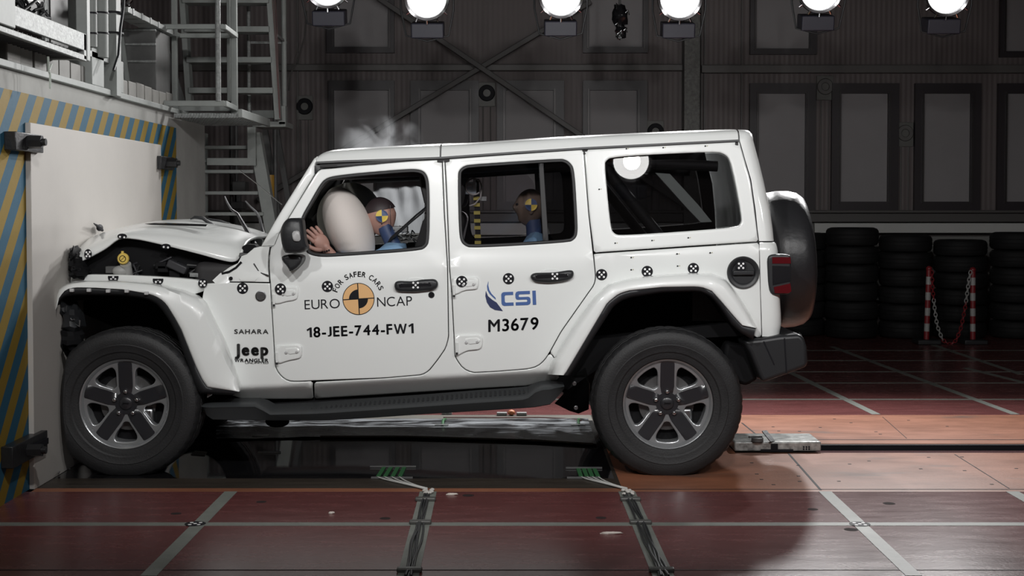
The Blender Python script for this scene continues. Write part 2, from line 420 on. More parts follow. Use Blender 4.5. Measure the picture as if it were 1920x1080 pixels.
# long cable channels and ledges of the wall
CH = mat('wall_channel', (.13,.125,.12), .45, var=.1)
b = MB(); b.box((XL, YW - .1, wz(134)), (wx(1277), YW, wz(122))); b.box((wx(1312), YW - .1, wz(138)), (XR, YW, wz(123))); struct(b, 'trim_wall_channel', CH, bevel=.008)
b = MB(); b.box((XL, YW - .16, wz(416)), (XR, YW, wz(399))); b.box((XL, YW - .24, wz(399)), (XR, YW, wz(394)), 0); struct(b, 'trim_wall_ledge', mat('ledge_dark', (.10,.094,.09), .5), bevel=.006)
b = MB(); b.box((wx(1520), YW - .22, wz(436)), (XR, YW - .05, wz(418))); b.box((XL, YW - .22, wz(440)), (wx(1513), YW - .05, wz(418))); struct(b, 'trim_wall_duct', mat('duct_pale', (.58,.58,.56), .5, bump=.1), bevel=.006)
b = MB(); b.box((XL, YW - .30, wz(560)), (XR, YW - .05, wz(442))); struct(b, 'trim_wall_base', mat('base_grey', (.22,.22,.21), .5), bevel=.006)
b = MB(); b.box((wx(1277), YW - .25, 0), (wx(1306), YW - .02, 6)); struct(b, 'trim_wall_column', mat('column_galv', (.14,.14,.13), .5, var=.5, vscale=30), bevel=.004)
b = MB()
for px in (1312, 1318, 560, 1387): b.box((wx(px), YW - .05, 0.9), (wx(px + 2), YW, 6))
struct(b, 'trim_wall_ribs', CH)
# diagonal brace crossing the wall
for i, (p, q, dy) in enumerate((((700, 247), (1010, 62), .18), ((800, 58), (1092, 256), .26))):
    a = PY(*p, YW - dy); c = PY(*q, YW - dy); d = (c - a) * .35; b = MB(); b.beam(a - d * (2.0 if i == 0 else .9), c + d * (.9 if i == 0 else 2.0), .06, .085, up=(0, 1, 0))
    o = b.build('diagonal_brace', mat('brace_steel', (.085,.08,.078), .5), None, bevel=.006)
    tag(o, ['steel wall brace rising from lower left to upper right behind the car roof', 'steel wall brace falling from upper left to lower right, crossing over the other'][i], 'brace', None)
# ring plates on the wall
for i, (cx, cy, wd_, hh, lab, pale) in enumerate(((573, 203, 31, 46, 'grey wall plate with black ring, leftmost, beside the step ladder', 0), (913, 178, 31, 46, 'grey wall plate with black ring where the steel braces cross below', 0), (1228, 250, 31, 46, 'wall plate with black ring half hidden by the car roof', 0), (1544, 166, 30, 46, 'pale wall plate with faint ring between dark windows, higher of two on right', 1), (1694, 253, 30, 46, 'pale wall plate with faint ring between dark windows, lower of two on right', 1))):
    X, Z = wx(cx), wz(cy); r = tag(empty('wall_plate', (X, YW - .1, Z), lab, 'wall plate', 'ring plates on the back wall'))
    b = MB(); b.box((X - .1, YW - .03, Z - .14), (X + .1, YW - .0, Z + .15)); b.build('plate', mat('plate_grey', (.14,.14,.13), .5), r, bevel=.004)
    b = MB(); b.lathe([(.045,-.045),(.05,-.052),(.09,-.052),(.098,-.04),(.098,-.028),(.045,-.028)], (X, YW, Z + .02), n=32, close=True); b.build('ring', CH if pale else INK, r)
    b = MB(); zb = .95
    for dx in (-.045, .045): b.cyl((X + dx, YW - .02, zb), (X + dx, YW - .02, Z - .14), .007, n=8)
    b.build('conduit', CH, r)
# ================================================================== BARRIER
XB = -2.46
YB0, YB1, ZB = -6.2, PX(385, 400, XB).y, 2.105
CONC = mat('painted_concrete', (.31,.31,.295), .8, spec=.2, var=.10, vscale=3, bump=.1, bscale=25)
def stripes():
    m = bpy.data.materials.new('hazard_stripes'); m.use_nodes = True; nt = m.node_tree; b = nt.nodes['Principled BSDF']; L = nt.links.new
    tc = nt.nodes.new('ShaderNodeTexCoord'); sp = nt.nodes.new('ShaderNodeSeparateXYZ'); L(tc.outputs['Object'], sp.inputs[0])
    a = nt.nodes.new('ShaderNodeMath'); a.operation = 'MULTIPLY_ADD'; a.inputs[1].default_value = -.9; L(sp.outputs['Z'], a.inputs[0]); L(sp.outputs['Y'], a.inputs[2])
    d = nt.nodes.new('ShaderNodeMath'); d.operation = 'DIVIDE'; d.inputs[1].default_value = .232; L(a.outputs[0], d.inputs[0])
    f = nt.nodes.new('ShaderNodeMath'); f.operation = 'FRACT'; L(d.outputs[0], f.inputs[0])
    g = nt.nodes.new('ShaderNodeMath'); g.operation = 'GREATER_THAN'; g.inputs[1].default_value = .5; L(f.outputs[0], g.inputs[0])
    mx = nt.nodes.new('ShaderNodeMix'); mx.data_type = 'RGBA'; mx.inputs[6].default_value = (.022,.085,.14,1); mx.inputs[7].default_value = (.21,.14,.022,1); L(g.outputs[0], mx.inputs[0])
    n = nt.nodes.new('ShaderNodeTexNoise'); n.inputs['Scale'].default_value = 5; n.inputs['Detail'].default_value = 10; n.inputs['Roughness'].default_value = .75; L(tc.outputs['Object'], n.inputs[0])
    r = nt.nodes.new('ShaderNodeMapRange'); r.inputs[1].default_value = .68; r.inputs[2].default_value = .72; L(n.outputs[0], r.inputs[0])
    m2 = nt.nodes.new('ShaderNodeMix'); m2.data_type = 'RGBA'; m2.inputs[7].default_value = (.10,.10,.09,1); L(r.outputs[0], m2.inputs[0]); L(mx.outputs[2], m2.inputs[6])
    L(m2.outputs[2], b.inputs['Base Color']); b.inputs['Roughness'].default_value = .62; b.inputs['Specular IOR Level'].default_value = .12
    bp = nt.nodes.new('ShaderNodeBump'); bp.inputs['Strength'].default_value = .25; bp.inputs['Distance'].default_value = .01; L(n.outputs[0], bp.inputs['Height']); L(bp.outputs[0], b.inputs['Normal'])
    return m
bar = empty('barrier_block', (-3.2, -1.5, 0), 'massive pale concrete barrier block with blue and yellow striped face', 'barrier')
b = MB(); b.box((XB - 1.6, YB0, 0), (XB, YB1, ZB)); b.build('block', CONC, bar, smooth=False)
b = MB(); b.box((XB, YB0, 0), (XB + .012, PX(328.5, 400, XB).y, PX(0, 165, XB).z)); b.build('striped_face', stripes(), bar, smooth=False)
b = MB(); b.box((XB - 1.6, YB0, ZB), (XB + .03, YB1 - .25, ZB + .035)); b.build('top_channel', GREYP, bar, bevel=.004)
XBD = -2.42
yb0 = PX(65, 913, XBD).y; yb1 = PX(303, 400, XBD).y; zt = PX(59, 230, XBD).z
b = MB(); b.box((XB + .012, yb0, 0), (XBD, yb1, zt)); bd = b.build('barrier_board', [mat('pale_board', (.42,.40,.375), .6, spec=.3, var=.05, vscale=1.2, bump=.04, bscale=8)], None, bevel=.003)
tag(bd, 'large pale wooden board clamped on the striped barrier face', 'board')
CL = mat('clamp_black', (.03,.03,.032), .35, metal=.5, bump=.2)
def clamp(nm, px0, px1, py0, py1, lab, pale=False):
    a = PX(px0, (py0 + py1) / 2, XBD + .02); c = PX(px1, (py0 + py1) / 2, XBD + .02); zt_ = PX((px0+px1)/2, py0, XBD+.02).z; zb_ = PX((px0+px1)/2, py1, XBD+.02).z
    r = empty('board_clamp', (XBD, a.y, zb_), lab, 'clamp', 'clamps holding the pale board'); zc = (zt_ + zb_) / 2; h = zt_ - zb_
    b = MB(); b.box((XB + .012, a.y, zb_), (XBD + .03, c.y, zt_)); b.build('clamp_bar', GALV if pale else CL, r, bevel=.004)
    b = MB(); ym = a.y + (c.y - a.y) * .42; b.cyl((XBD + .02, ym, zc), (XBD + .10, ym, zc), .033, n=6); b.cyl((XBD + .08, ym, zc), (XBD + .12, ym, zc), .018, n=12); b.build('clamp_nut', CL, r)
    b = MB(); b.box((XBD + .03, ym, zc - .012), (XBD + .045, c.y - .03, zc + .018)); b.build('clamp_slot', INK, r)
clamp('a', 26, 78, 250, 284, 'dark steel clamp at the upper left edge of the pale board')
clamp('b', 300, 325, 294, 318, 'dark steel clamp at the upper right edge of the pale board')
clamp('c', 20, 86, 822, 862, 'black steel clamp near the foot of the pale board')
b = MB(); b.ell(PX(187, 427, XBD + .03), (.014, .05, .02)); b.tube([PX(176, 419, XBD+.05), PX(182, 423, XBD+.04), PX(188, 428, XBD+.03), PX(192, 432, XBD+.03)], .01, 8, rs=[.003,.008,.014,.008]); tag(b.build('debris_fragment', INK, None), 'small black plastic fragment flying in front of the pale board', 'debris')
# ================================================================== GALLERY ABOVE THE BARRIER
xg = -2.30
g = empty('service_platform', (-2.9, -1.2, 2.2), 'galvanised steel walkway platform above the barrier at upper left', 'platform')
yE = PX(162, 112, xg).y; yS = -2.6
zr0 = PX(162, 113, xg).z; zr1 = PX(162, 104, xg).z; zt0 = PX(162, 96, xg).z; zt1 = PX(162, 64, xg).z
b = MB(); b.box((xg - .04, yS, zr0), (xg, yE, zr1)); b.box((xg-.04, yE-.04, zr0), (xg, yE, zt1+.0)); b.build('edge_rail', GALV, g, bevel=.004)
b = MB(); b.box((xg - .02, yS, zt0), (xg, yE, zt1)); b.build('toe_board', GALV, g, bevel=.003)
b = MB(); b.box((xg - 1.1, yE - .05, zr0 - .0), (xg - .02, yE, zr0 + .04)); b.build('end_beam', GREYP, g, bevel=.003)
b = MB()
for k in range(30): b.box((xg - 1.1, yS + k * (yE - yS) / 30, zr0 + .01), (xg - .04, yS + k * (yE - yS) / 30 + .012, zr0 + .045))
for k in range(6): b.box((xg - .2 - k * .17, yS, zr0 + .02), (xg - .19 - k * .17, yE, zr0 + .045))
b.build('grating', DGREY, g, smooth=False)
for px, w_ in ((141, .075), (156, .06)):
    p = PX(px, 80, xg - .03 if px == 156 else xg - .25); b = MB(); b.box((p.x - .03, p.y - w_ / 2, zr0), (p.x + .03, p.y + w_ / 2, 4.2)); b.build('post', GREYP, g, bevel=.005)
b = MB(); p = PX(15, 20, xg - .01); b.box((p.x - .1, p.y - .22, PX(15,50,xg).z), (p.x + .02, p.y + .04, 3.2)); b.build('corner_post', GREYP, g, bevel=.004)
b = MB(); p = PX(88, 20, xg - .3); b.box((p.x - .02, p.y - .03, zr1), (p.x, p.y + .03, 4.0)); b.build('slotted_channel', GALV, g)
b = MB(); p0 = PX(95, 20, xg - .5); p1 = PX(135, 20, xg - .5); b.box((xg - .52, p0.y, zr1), (xg - .5, p1.y, 4.0)); b.build('sheet_panel', mat('zinc_sheet', (.10,.10,.098), .5, metal=.4, var=.2), g)
# loose cables and plastic wrap on the platform
b = MB()
rnd = random.Random(11)
for k in range(9):
    p = PX(30 + k * 6, 8 + k * 2.5, xg - .25); b.tube([p + Vector((rnd.uniform(-.05,.05), rnd.uniform(-.1,.1), rnd.uniform(-.05,.08))) for _ in range(5)], .009, 8)
o = b.build('cable_bundle', BLACK, None); tag(o, 'tangled black cables lying on the upper left platform', 'cables', kind='stuff')
b = MB(); b.ell(PX(60, 4, xg - .35), (.05,.22,.10), 24, 16, fn=lambda q: q * (1 + .3 * noise.noise(q * 3))); o = b.build('plastic_wrap', mat('white_wrap', (.8,.8,.8), .15), None); tag(o, 'crumpled white plastic wrap behind the platform cables', 'plastic wrap')
# pipes and posts between the platform and the cage
xs_ = XB + .02
for i, (px, rad, m, y0, lab) in enumerate(((173, .028, GREYP, 88, 'thin grey upright pipe just right of the corner post'), (188, .048, GREYP, 108, 'thick grey upright pipe, widest of the pipes above the barrier'), (211, .05, GREYP, 165, 'grey square post with dark cable ties above the barrier'), (221, .022, GALV, 190, 'shiny upright tube beside the hanging black cable'))):
    p = PX(px, y0, xs_); b = MB()
    if i == 2: b.box((p.x - .04, p.y - .05, ZB), (p.x + .04, p.y + .05, 4.2))
    else: b.cyl((p.x, p.y, p.z if i < 2 else ZB), (p.x, p.y, 4.2), rad, n=20)
    nm = 'upright_post' if i == 2 else 'upright_pipe'
    r = empty(nm, (p.x, p.y, ZB), lab, 'post' if i == 2 else 'pipe'); b.build('shaft', m, r, bevel=.004 if i == 2 else 0)
    b = MB()
    for zz in (PX(px, 63, xs_).z, PX(px, 25, xs_).z): b.cyl((p.x, p.y, zz - .005), (p.x, p.y, zz + .005), (rad if i != 2 else .066) + .004, n=24)
    b.build('cable_tie', INK, r)
b = MB(); b.box((xs_ - .04, PX(163, 100, xs_).y, PX(163, 104, xs_).z), (xs_, PX(215, 118, xs_).y, PX(163, 91, xs_).z)); o = b.build('handrail_end', GALV, None, bevel=.004); tag(o, 'short galvanised rail between the corner post and the pipes', 'rail')
for i, (px0, px1, y1, lab) in enumerate(((163, 186, 178, 'grey upright steel column standing under the walkway end'), (200, 223, 186, 'grey bracket column beside the dark recess'))):
    b = MB(); p0 = PX(px0, 150, XB - .01); p1 = PX(px1, 150, XB - .01); b.box((XB - .12, p0.y, ZB + .036), (XB + .02, p1.y, 2.36 - i * .02)); o = b.build('support_column', GREYP, None, bevel=.005); tag(o, lab, 'column')
b = MB(); b.tube([PX(x, y, xs_ + .08) for x, y in ((232,0),(231,18),(226,52),(224,80),(222,105),(216,122),(213,132))], .009, 8); o = b.build('hanging_cable', BLACK, None); tag(o, 'black cable hanging down past the upright tube', 'cable')
b = MB(); b.tube([PX(x, y, xs_ + .1) for x, y in ((90,106),(91,128),(94,140),(94,166))], .006, 6); b.tube([PX(x, y, xs_ + .1) for x, y in ((97,120),(94,128),(92,136))], .004, 6); o = b.build('loose_tie', mat('pale_cord', (.45,.5,.45), .5), None); tag(o, 'pale cord ends dangling below the walkway edge', 'cord')
# block course: cable duct with capped segments along the barrier top
du = empty('cable_duct', (XB, -.5, ZB + .035), 'segmented pale cable duct running along the barrier top', 'cable duct')
ya = PX(20, 150, XB).y; yz = PX(330, 200, XB).y; n = 17; rndd = random.Random(2)
for k in range(n):
    y0 = ya + (yz - ya) * k / n; y1 = ya + (yz - ya) * (k + 1) / n
    b = MB(); b.box((XB - .11, y0 + .004, ZB + .036), (XB - .02 + rndd.uniform(-.004, .004), y1 - .004, ZB + .145 + rndd.uniform(-.006, .006))); b.build('duct_segment', mat('duct_cream', (.20,.195,.18), .7, var=.12, vscale=8), du, bevel=.008)
tr = empty('cable_tray', (XB, 1.2, 2.6), 'narrow steel cable tray slanting away above the zinc sheets', 'cable tray')
y0 = PX(240, 30, XB).y; y1 = PX(332, 70, XB).y; z0 = PX(332, 69, XB).z; z1 = PX(332, 60, XB).z
b = MB(); b.box((XB - .02, y0, z0), (XB, y1, z1)); b.box((XB - .14, y0, z0), (XB - .02, y1, z0 + .006)); b.build('tray', GREYP, tr, bevel=.002)
b = MB()
for k in range(6): yy = y0 + (y1 - y0) * (k + .5) / 6; b.box((XB - .14, yy, z0 - .004), (XB + .004, yy + .03, z1 + .004))
b.build('tray_clips', GALV, tr)
zs = empty('zinc_cabinet', (-2.9, 1.3, 2.2), 'dull zinc sheet cabinet above the duct behind the posts', 'cabinet')
p0 = PY(230, 175, 1.45); p1 = PY(292, 55, 1.45); b = MB(); b.box((p0.x - .05, 1.45, ZB + .1), (p1.x, 1.85, p1.z)); b.build('sheet_body', mat('zinc_sheet2', (.12,.12,.118), .5, metal=.4, var=.25, vscale=5), zs, bevel=.004)
for py in (55, 82, 114): b = MB(); p = PY(232, py, 1.44); b.box((p.x, 1.43, p.z - .012), (p1.x + .002, 1.45, p.z + .004)); b.build('sheet_fold', GALV, zs, bevel=.003)
b = MB(); b.beam(PY(228, 70, 1.40), PY(240, 155, 1.40), .02, .03); b.beam(PY(222, 70, 1.42), PY(232, 155, 1.42), .02, .03); b.build('leaning_strut', GREYP, zs)
b = MB(); p = PY(231, 15, .9); b.tube([p + Vector((-.05,0,-.05)), p, p + Vector((.05,0,.06))], .02, 10); b.ell(p, (.05,.05,.035)); o = b.build('pipe_valve', CHROME, None); tag(o, 'shiny valve fitting at the top of the hanging cable', 'valve')
b = MB(); b.beam(PY(300, 60, 2.6), PY(347, 215, 2.6), .03, .06); o = b.build('diagonal_strut', DGREY, None); tag(o, 'dark diagonal strut behind the railing cage', 'strut')
# ---- railing cage over the barrier's far end
cg = empty('railing_cage', (-2.25, 2.1, 2.05), 'grey square-tube railing cage with grating floor at the barrier end', 'railing')
YA = PX(305, 50, -2.5).y; Z1_ = CAM.y
yN, yFr = 1.65, 2.2
def P_(px, py, Y): return PY(px, py, Y)
def tb(b, p, q, w_=.035, h=None): b.beam(p, q, w_, h or w_)
b = MB(); tb(b, P_(303, 50, yN), P_(419, 50, yN)); tb(b, P_(330, 67, yFr), P_(442, 67, yFr)); tb(b, P_(419, 50, yN), P_(442, 67, yFr)); tb(b, P_(303, 50, yN), P_(334, 67, yFr)); b.build('knee_rail', GREYP, cg, bevel=.004)
b = MB(); tb(b, P_(304, 194, yN), P_(421, 194, yN), .03, .04); tb(b, P_(421, 194, yN), P_(442, 204, yFr), .03, .04); tb(b, P_(333, 203, yFr), P_(446, 203, yFr), .03, .045); tb(b, P_(333, 216, yFr), P_(446, 216, yFr), .03, .035); b.build('toe_rail', GREYP, cg, bevel=.004)
for nm, px, Y, w_, y1 in (('post', 328.5, yFr - .1, .04, 218), ('post', 440, yFr, .045, 222), ('post', 429.5, yFr + .1, .025, 190)):
    b = MB(); p = P_(px, y1, Y); tb(b, p, Vector((p.x, p.y, 4.0)), w_); b.build(nm, GREYP, cg, bevel=.004)
b = MB(); p = P_(409.5, 190, yN - .02); b.cyl(p, (p.x, p.y, 4.0), .019, n=16); b.build('pipe_post', GALV, cg)
b = MB(); zf = 2.07
for k in range(22):
    x = -2.43 + k * .021; b.box((x, 1.72, zf), (x + .005, 2.75, zf + .03))
for k in range(14): b.box((-2.43, 1.74 + k * .075, zf), (-1.97, 1.752 + k * .075, zf + .03))
b.build('grating_floor', GALV, cg, smooth=False)
b = MB(); b.beam((-1.95, 1.7, zf+.03), (-1.95, 2.85, zf+.03), .03, .06); b.build('floor_beam', GREYP, cg, bevel=.003)
# ---- step ladder (upper)
def ladder(nm, lab, Y, st, rungs, wst, hr, m=GREYP):
    r = empty(nm, P_(st[0][0], st[0][1], Y), lab, 'ladder')
    for (a, c, d, e) in [(st[0][0], st[0][1], st[1][0], st[1][1]), (st[2][0], st[2][1], st[3][0], st[3][1])]:
        b = MB(); b.beam(P_(a, c, Y), P_(d, e, Y), wst, .12, up=(0, 1, 0)); b.build('stile', m, r, bevel=.004)
    for (x0, x1, y) in rungs:
        b = MB(); p, q = P_(x0, y, Y), P_(x1, y, Y); b.box((p.x, Y - .09, p.z - hr / 2), (q.x, Y + .09, p.z + hr / 2)); b.build('tread', m, r, bevel=.003)
    return r
ladder('step_ladder', 'grey steel step ladder with flat treads rising behind the railing cage', 3.0, [(357, 205), (340, -60), (522, 225), (503, -60)], [(346, 507, 3), (350, 508, 57), (354, 512, 114), (358, 515, 171)], .045, .045)
r = ladder('stair', 'grey steel stair below the cage descending behind the car nose', 3.3, [(376, 640), (376, 250), (540, 600), (478, 250)], [(385, 470, 277), (385, 472, 302), (385, 478, 322), (385, 487, 362), (385, 497, 401), (385, 505, 440), (385, 515, 480), (385, 525, 520)], .10, .028)
b = MB(); p, q = P_(388, 303, 3.18), P_(480, 303, 3.18); b.box((p.x, 3.17, p.z - .03), (q.x, 3.2, p.z + .03)); p2 = P_(469, 238, 3.18); b.box((q.x - .07, 3.17, q.z - .03), (q.x, 3.22, p2.z)); b.build('bracket_plate', GREYP, r, bevel=.003)
# ---- second cage to the right with silver tubes
c2 = empty('tube_cage', (-1.9, 3.6, 2.05), 'cage of silver tubes and beams to the right of the step ladder', 'railing')
for px, w_, m, y1 in ((467.5, .016, GALV, 226), (533, .022, GREYP, 206)):
    b = MB(); p = P_(px, y1, 3.4); b.cyl(p, (p.x, p.y, 4.1), w_, n=14); b.build('tube_post', m, c2)
b = MB(); tb(b, P_(470, 80, 3.4), P_(535, 80, 3.4), .02); tb(b, P_(519, 67, 3.1), P_(536, 80, 3.5), .02); b.build('tube_rail', GALV, c2)
b = MB(); p, q = P_(472, 222, 3.4), P_(514, 207, 3.4); b.box((p.x, 3.38, p.z), (q.x, 3.41, q.z)); b.build('toe_plate', GREYP, c2, bevel=.003)
b = MB(); p, q = P_(477, 239, 3.3), P_(539, 229, 3.3); b.box((p.x, 3.2, p.z), (q.x, 3.6, q.z)); p, q = P_(526, 235, 3.3), P_(539, 200, 3.3); b.box((p.x, 3.2, p.z), (q.x, 3.3, q.z)); b.build('end_beam', GREYP, c2, bevel=.004)
b = MB()
for dx in (0, 3, 6): b.tube([P_(510 + dx, -10, 2.9), P_(515 + dx * .8, 60, 2.9), P_(519 + dx * .5, 140, 2.9), P_(524 + dx * .3, 222, 2.9)], .0022, 6)
o = b.build('signal_cables', mat('red_cable', (.14,.07,.07), .5), None); tag(o, 'thin red and white cables running down the step ladder stile', 'cables', kind='stuff')
b = MB(); b.tube([P_(575, 20, 7.9), P_(571, 70, 7.9), P_(558, 110, 7.9), P_(544, 140, 7.9), P_(541, 170, 7.9)], .01, 6); o = b.build('wall_cable', CH, None); tag(o, 'thin grey cable hanging down the wall right of the ladder', 'cable')
# cylinders and cabinets behind the stair
b = MB(); p = P_(506, 328, 5.0); q = P_(506, 368, 5.0); b.cyl(q, p, .05, n=20); b.cyl(q - Vector((0, 0, .08)), q, .02, .05, n=20); o = b.build('yellow_tool', mat('mustard', (.40,.22,.03), .5), None); tag(o, 'mustard yellow cylinder hanging behind the stair', 'tool')
for i, (x0, x1, y0, y1, Y, lab) in enumerate(((435, 460, 340, 362, 6.2, 'small grey control box seen through the stair treads'), (432, 455, 378, 392, 6.0, 'pale box low behind the stair treads'))):
    b = MB(); p, q = P_(x0, y1, Y), P_(x1, y0, Y); b.box((p.x, Y, p.z), (q.x, Y + .2, q.z)); b.box((p.x + .03, Y + .05, 0), (p.x + .08, Y + .1, p.z + .02)); o = b.build('control_box', DGREY, None, bevel=.01); tag(o, lab, 'box')
for i, (px, lab) in enumerate(((434, 'dark upright conduit behind the stair, left one'), (443, 'dark upright conduit behind the stair, right one'), (516, 'dark upright post between the stair and the windscreen'))):
    b = MB(); p = P_(px, 300, 6.5 if i < 2 else 5.0); b.cyl((p.x, p.y, 0.0), (p.x, p.y, 4.5), .022, n=12); o = b.build('conduit_pipe' , DGREY, None); tag(o, lab, 'pipe')
for i, (a, c, Y, lab) in enumerate((((497, 240), (524, 420), 5.2, 'dark leaning pole behind the stair stringer'), ((517, 235), (545, 400), 5.4, 'dark leaning pole nearest the windscreen pillar'))):
    b = MB(); pa, pc = P_(*a, Y), P_(*c, Y); b.beam(pa, pa + (pc - pa) * ((pa.z - .01) / (pa.z - pc.z)), .05, .05); o = b.build('leaning_pole', DGREY, None); tag(o, lab, 'pole')
# ================================================================== LAMPS
LENS = bpy.data.materials.new('lamp_glow'); LENS.use_nodes = True
_b = LENS.node_tree.nodes['Principled BSDF']; _b.inputs['Emission Color'].default_value = (1, .99, .97, 1); _b.inputs['Emission Strength'].default_value = 22
def flood(X, Y, Z, tgt, energy, lab, grp):
    d = (Vector(tgt) - Vector((X, Y, Z))).normalized(); M_ = d.to_track_quat('-Y', 'Z').to_matrix()
    r = empty('floodlight', (X, Y, Z), lab, 'floodlight', grp)
    def pt(b, name, m, **k):
        b.v = [tuple(M_ @ Vector(v) + Vector((X, Y, Z))) for v in b.v]; return b.build(name, m, r, **k)
    b = MB(); b.lathe([(.0,.28),(.10,.28),(.13,.22),(.165,.05),(.172,0),(.165,-.005),(.158,.02),(.0,.06)], (0,0,0), n=40); pt(b, 'housing', BLACK)
    b = MB(); b.lathe([(.0,-.002),(.10,-.006),(.15,0)], (0,0,0), n=40); pt(b, 'lens', LENS)
    b = MB(); b.lathe([(.158,-.012),(.176,-.016),(.182,0),(.176,.012),(.158,.01)], (0,0,0), n=48, close=True); pt(b, 'front_ring', CHROME)
    b = MB()
    for a in (-.9, -.45, 0, .45, .9):
        aa = -PI / 2 + a; b = MB(); b.cyl((math.cos(aa) * .176, -.02, math.sin(aa) * .176), (math.cos(aa) * .205, -.015, math.sin(aa) * .205), .008, n=8); pt(b, 'ring_clip', CHROME)
    b = MB(); b.box((-.13,.02,-.32), (.13,.26,-.20)); pt(b, 'ballast_box', mat('ballast', (.035,.035,.05), .4), bevel=.01)
    b = MB(); b.tube([(-.21,.08,.30),(-.21,.06,-.1),(-.17,.05,-.30),(0,.05,-.345),(.17,.05,-.30),(.21,.06,-.1),(.21,.08,.30)], .008, 8); pt(b, 'yoke', BLACK)
    return r
LP = [(613, -27), (800, -4), (1052, -8), (1275, -4), (1538, -18), (1776, -12)]
names = ['leftmost', 'second from left', 'third from left', 'third from right', 'second from right', 'rightmost']
for i, (px, py) in enumerate(LP):
    p = PY(px, py, LAMP_BACK['y']); tgt = (p.x * .75, -1.6, .8)
    flood(p.x, p.y, p.z, (p.x * .9, -4.5, 1.6), 0, 'bright round floodlight hanging behind the car, %s of six' % names[i], 'floodlights behind the car')
    s = lamp_light((p.x, p.y - .06, p.z - .02), tgt, LAMP_BACK['energy'] * (.22, .6, .95, 1.05, 1.1, 1.1)[i], math.radians(115)); s.name = 'floodlight_beam'
for i, X in enumerate((-1.95, -.67, .93, 2.5, 4.1)):
    Y, Z = LAMP_FRONT['y'], LAMP_FRONT['z']
    flood(X, Y, Z, (X * .8, 0, 1.0), 0, 'round floodlight of the row on the camera side of the car, position %s' % ['leftmost', 'second from left', 'middle', 'second from right', 'rightmost'][i], 'floodlights on the near side')
    s = lamp_light((X, Y + .08, Z - .03), (X * .8 - .1, -.2, 1.25), LAMP_FRONT['energy'] * (.55, 1.3, 1.2, .75, .5)[i], math.radians(84)); s.name = 'floodlight_beam'
b = MB(); b.beam((-5, 2.95, 3.62), (5, 2.95, 3.62), .06, .06); o = b.build('lamp_truss', DGREY, None); tag(o, 'dark bar carrying the floodlights behind the car', 'bar')
b = MB(); b.beam((-5, -4.7, 4.0), (5, -4.7, 4.0), .06, .06); o = b.build('lamp_truss', DGREY, None); tag(o, 'dark bar carrying the near floodlights above the camera side', 'bar')
# hanging clamp
p = PY(1162, 30, 4.5); rr = empty('hanging_clamp', p, 'small dark glinting clamp hanging between two floodlights', 'clamp')
b = MB(); b.cyl(p + Vector((0, 0, .05)), p + Vector((0, 0, .9)), .012, n=10); b.build('rod', DGREY, rr)
rnd = random.Random(4)
b = MB(); b.ell(p, (.07,.05,.10), 14, 10, fn=lambda q: q * (1 + .5 * noise.noise(q * 3))); b.ell(p + Vector((.01,0,-.14)), (.05,.04,.07), 14, 10, fn=lambda q: q * (1 + .5 * noise.noise(q * 4 + Vector((3,0,0))))); b.build('clamp_body', BLACKG, rr)
b = MB()
for k in range(5): q = p + Vector((rnd.uniform(-.05,.06), -.05, rnd.uniform(-.2,.08))); b.tube([q, q + Vector((.02,-.01,.02)), q + Vector((.03,0,-.02))], .006, 6)
b.build('chain_bits', CHROME, rr)
# ================================================================== TYRE STACKS
def tyre_proto(R, H):
    b = MB(); h = H / 2
    prof = [(R*.58,-h*.7),(R*.60,-h*.95),(R*.80,-h),(R*.93,-h*.86),(R*.985,-h*.62),(R,-h*.3),(R*.985,-h*.26),(R*.985,-h*.2),(R,-h*.16),(R,h*.16),(R*.985,h*.2),(R*.985,h*.26),(R,h*.3),(R*.985,h*.62),(R*.93,h*.86),(R*.80,h),(R*.60,h*.95),(R*.58,h*.7)]
    b.lathe(prof, (0, 0, 0), ax='Z', n=48, fn=lambda r, a, k: ((r - .006 if (r > R*.9 and k % 2) else r), a), close=True)
    return b.build('stacked_tyre', mat('old_tyre', (.009,.009,.0095), .7, bump=.2, bscale=90, spec=.3), None, angle=30)
rnd = random.Random(8)
stacks = [(1500, 437, 'stack right beside the spare wheel cover'), (1597, 427, 'tall stack first clear of the spare wheel'), (1697, 441, 'stack just left of the striped posts'), (1800, 450, 'lowest stack, behind the chained posts'), (1906, 436, 'stack at the right edge of the photo')]
ordn = ['bottom tyre', 'second tyre up', 'third tyre up', 'fourth tyre up', 'fifth tyre up', 'sixth tyre up', 'seventh tyre up', 'eighth tyre up']
proto = None
for si, (px, py, lab) in enumerate(stacks):
    Y = 6.85 + (.30 if si == 0 else 0); X = PY(px, 500, Y).x; H = PY(px, py, Y - .2).z; n = 6; hh = H / n
    for k in range(n):
        if proto is None: o = proto = tyre_proto(.285, .2)
        else: o = proto.copy(); COL.objects.link(o)
        o.location = (X + rnd.uniform(-.004, .004), Y + rnd.uniform(-.012, .012), hh * (k + .5)); o.scale = (1, 1, hh / .2); o.rotation_euler = (0, 0, rnd.uniform(0, 6))
        tag(o, '%s of the %s' % ('top tyre' if k == n - 1 else ordn[k], lab), 'tyre', 'old tyres stacked along the wall')
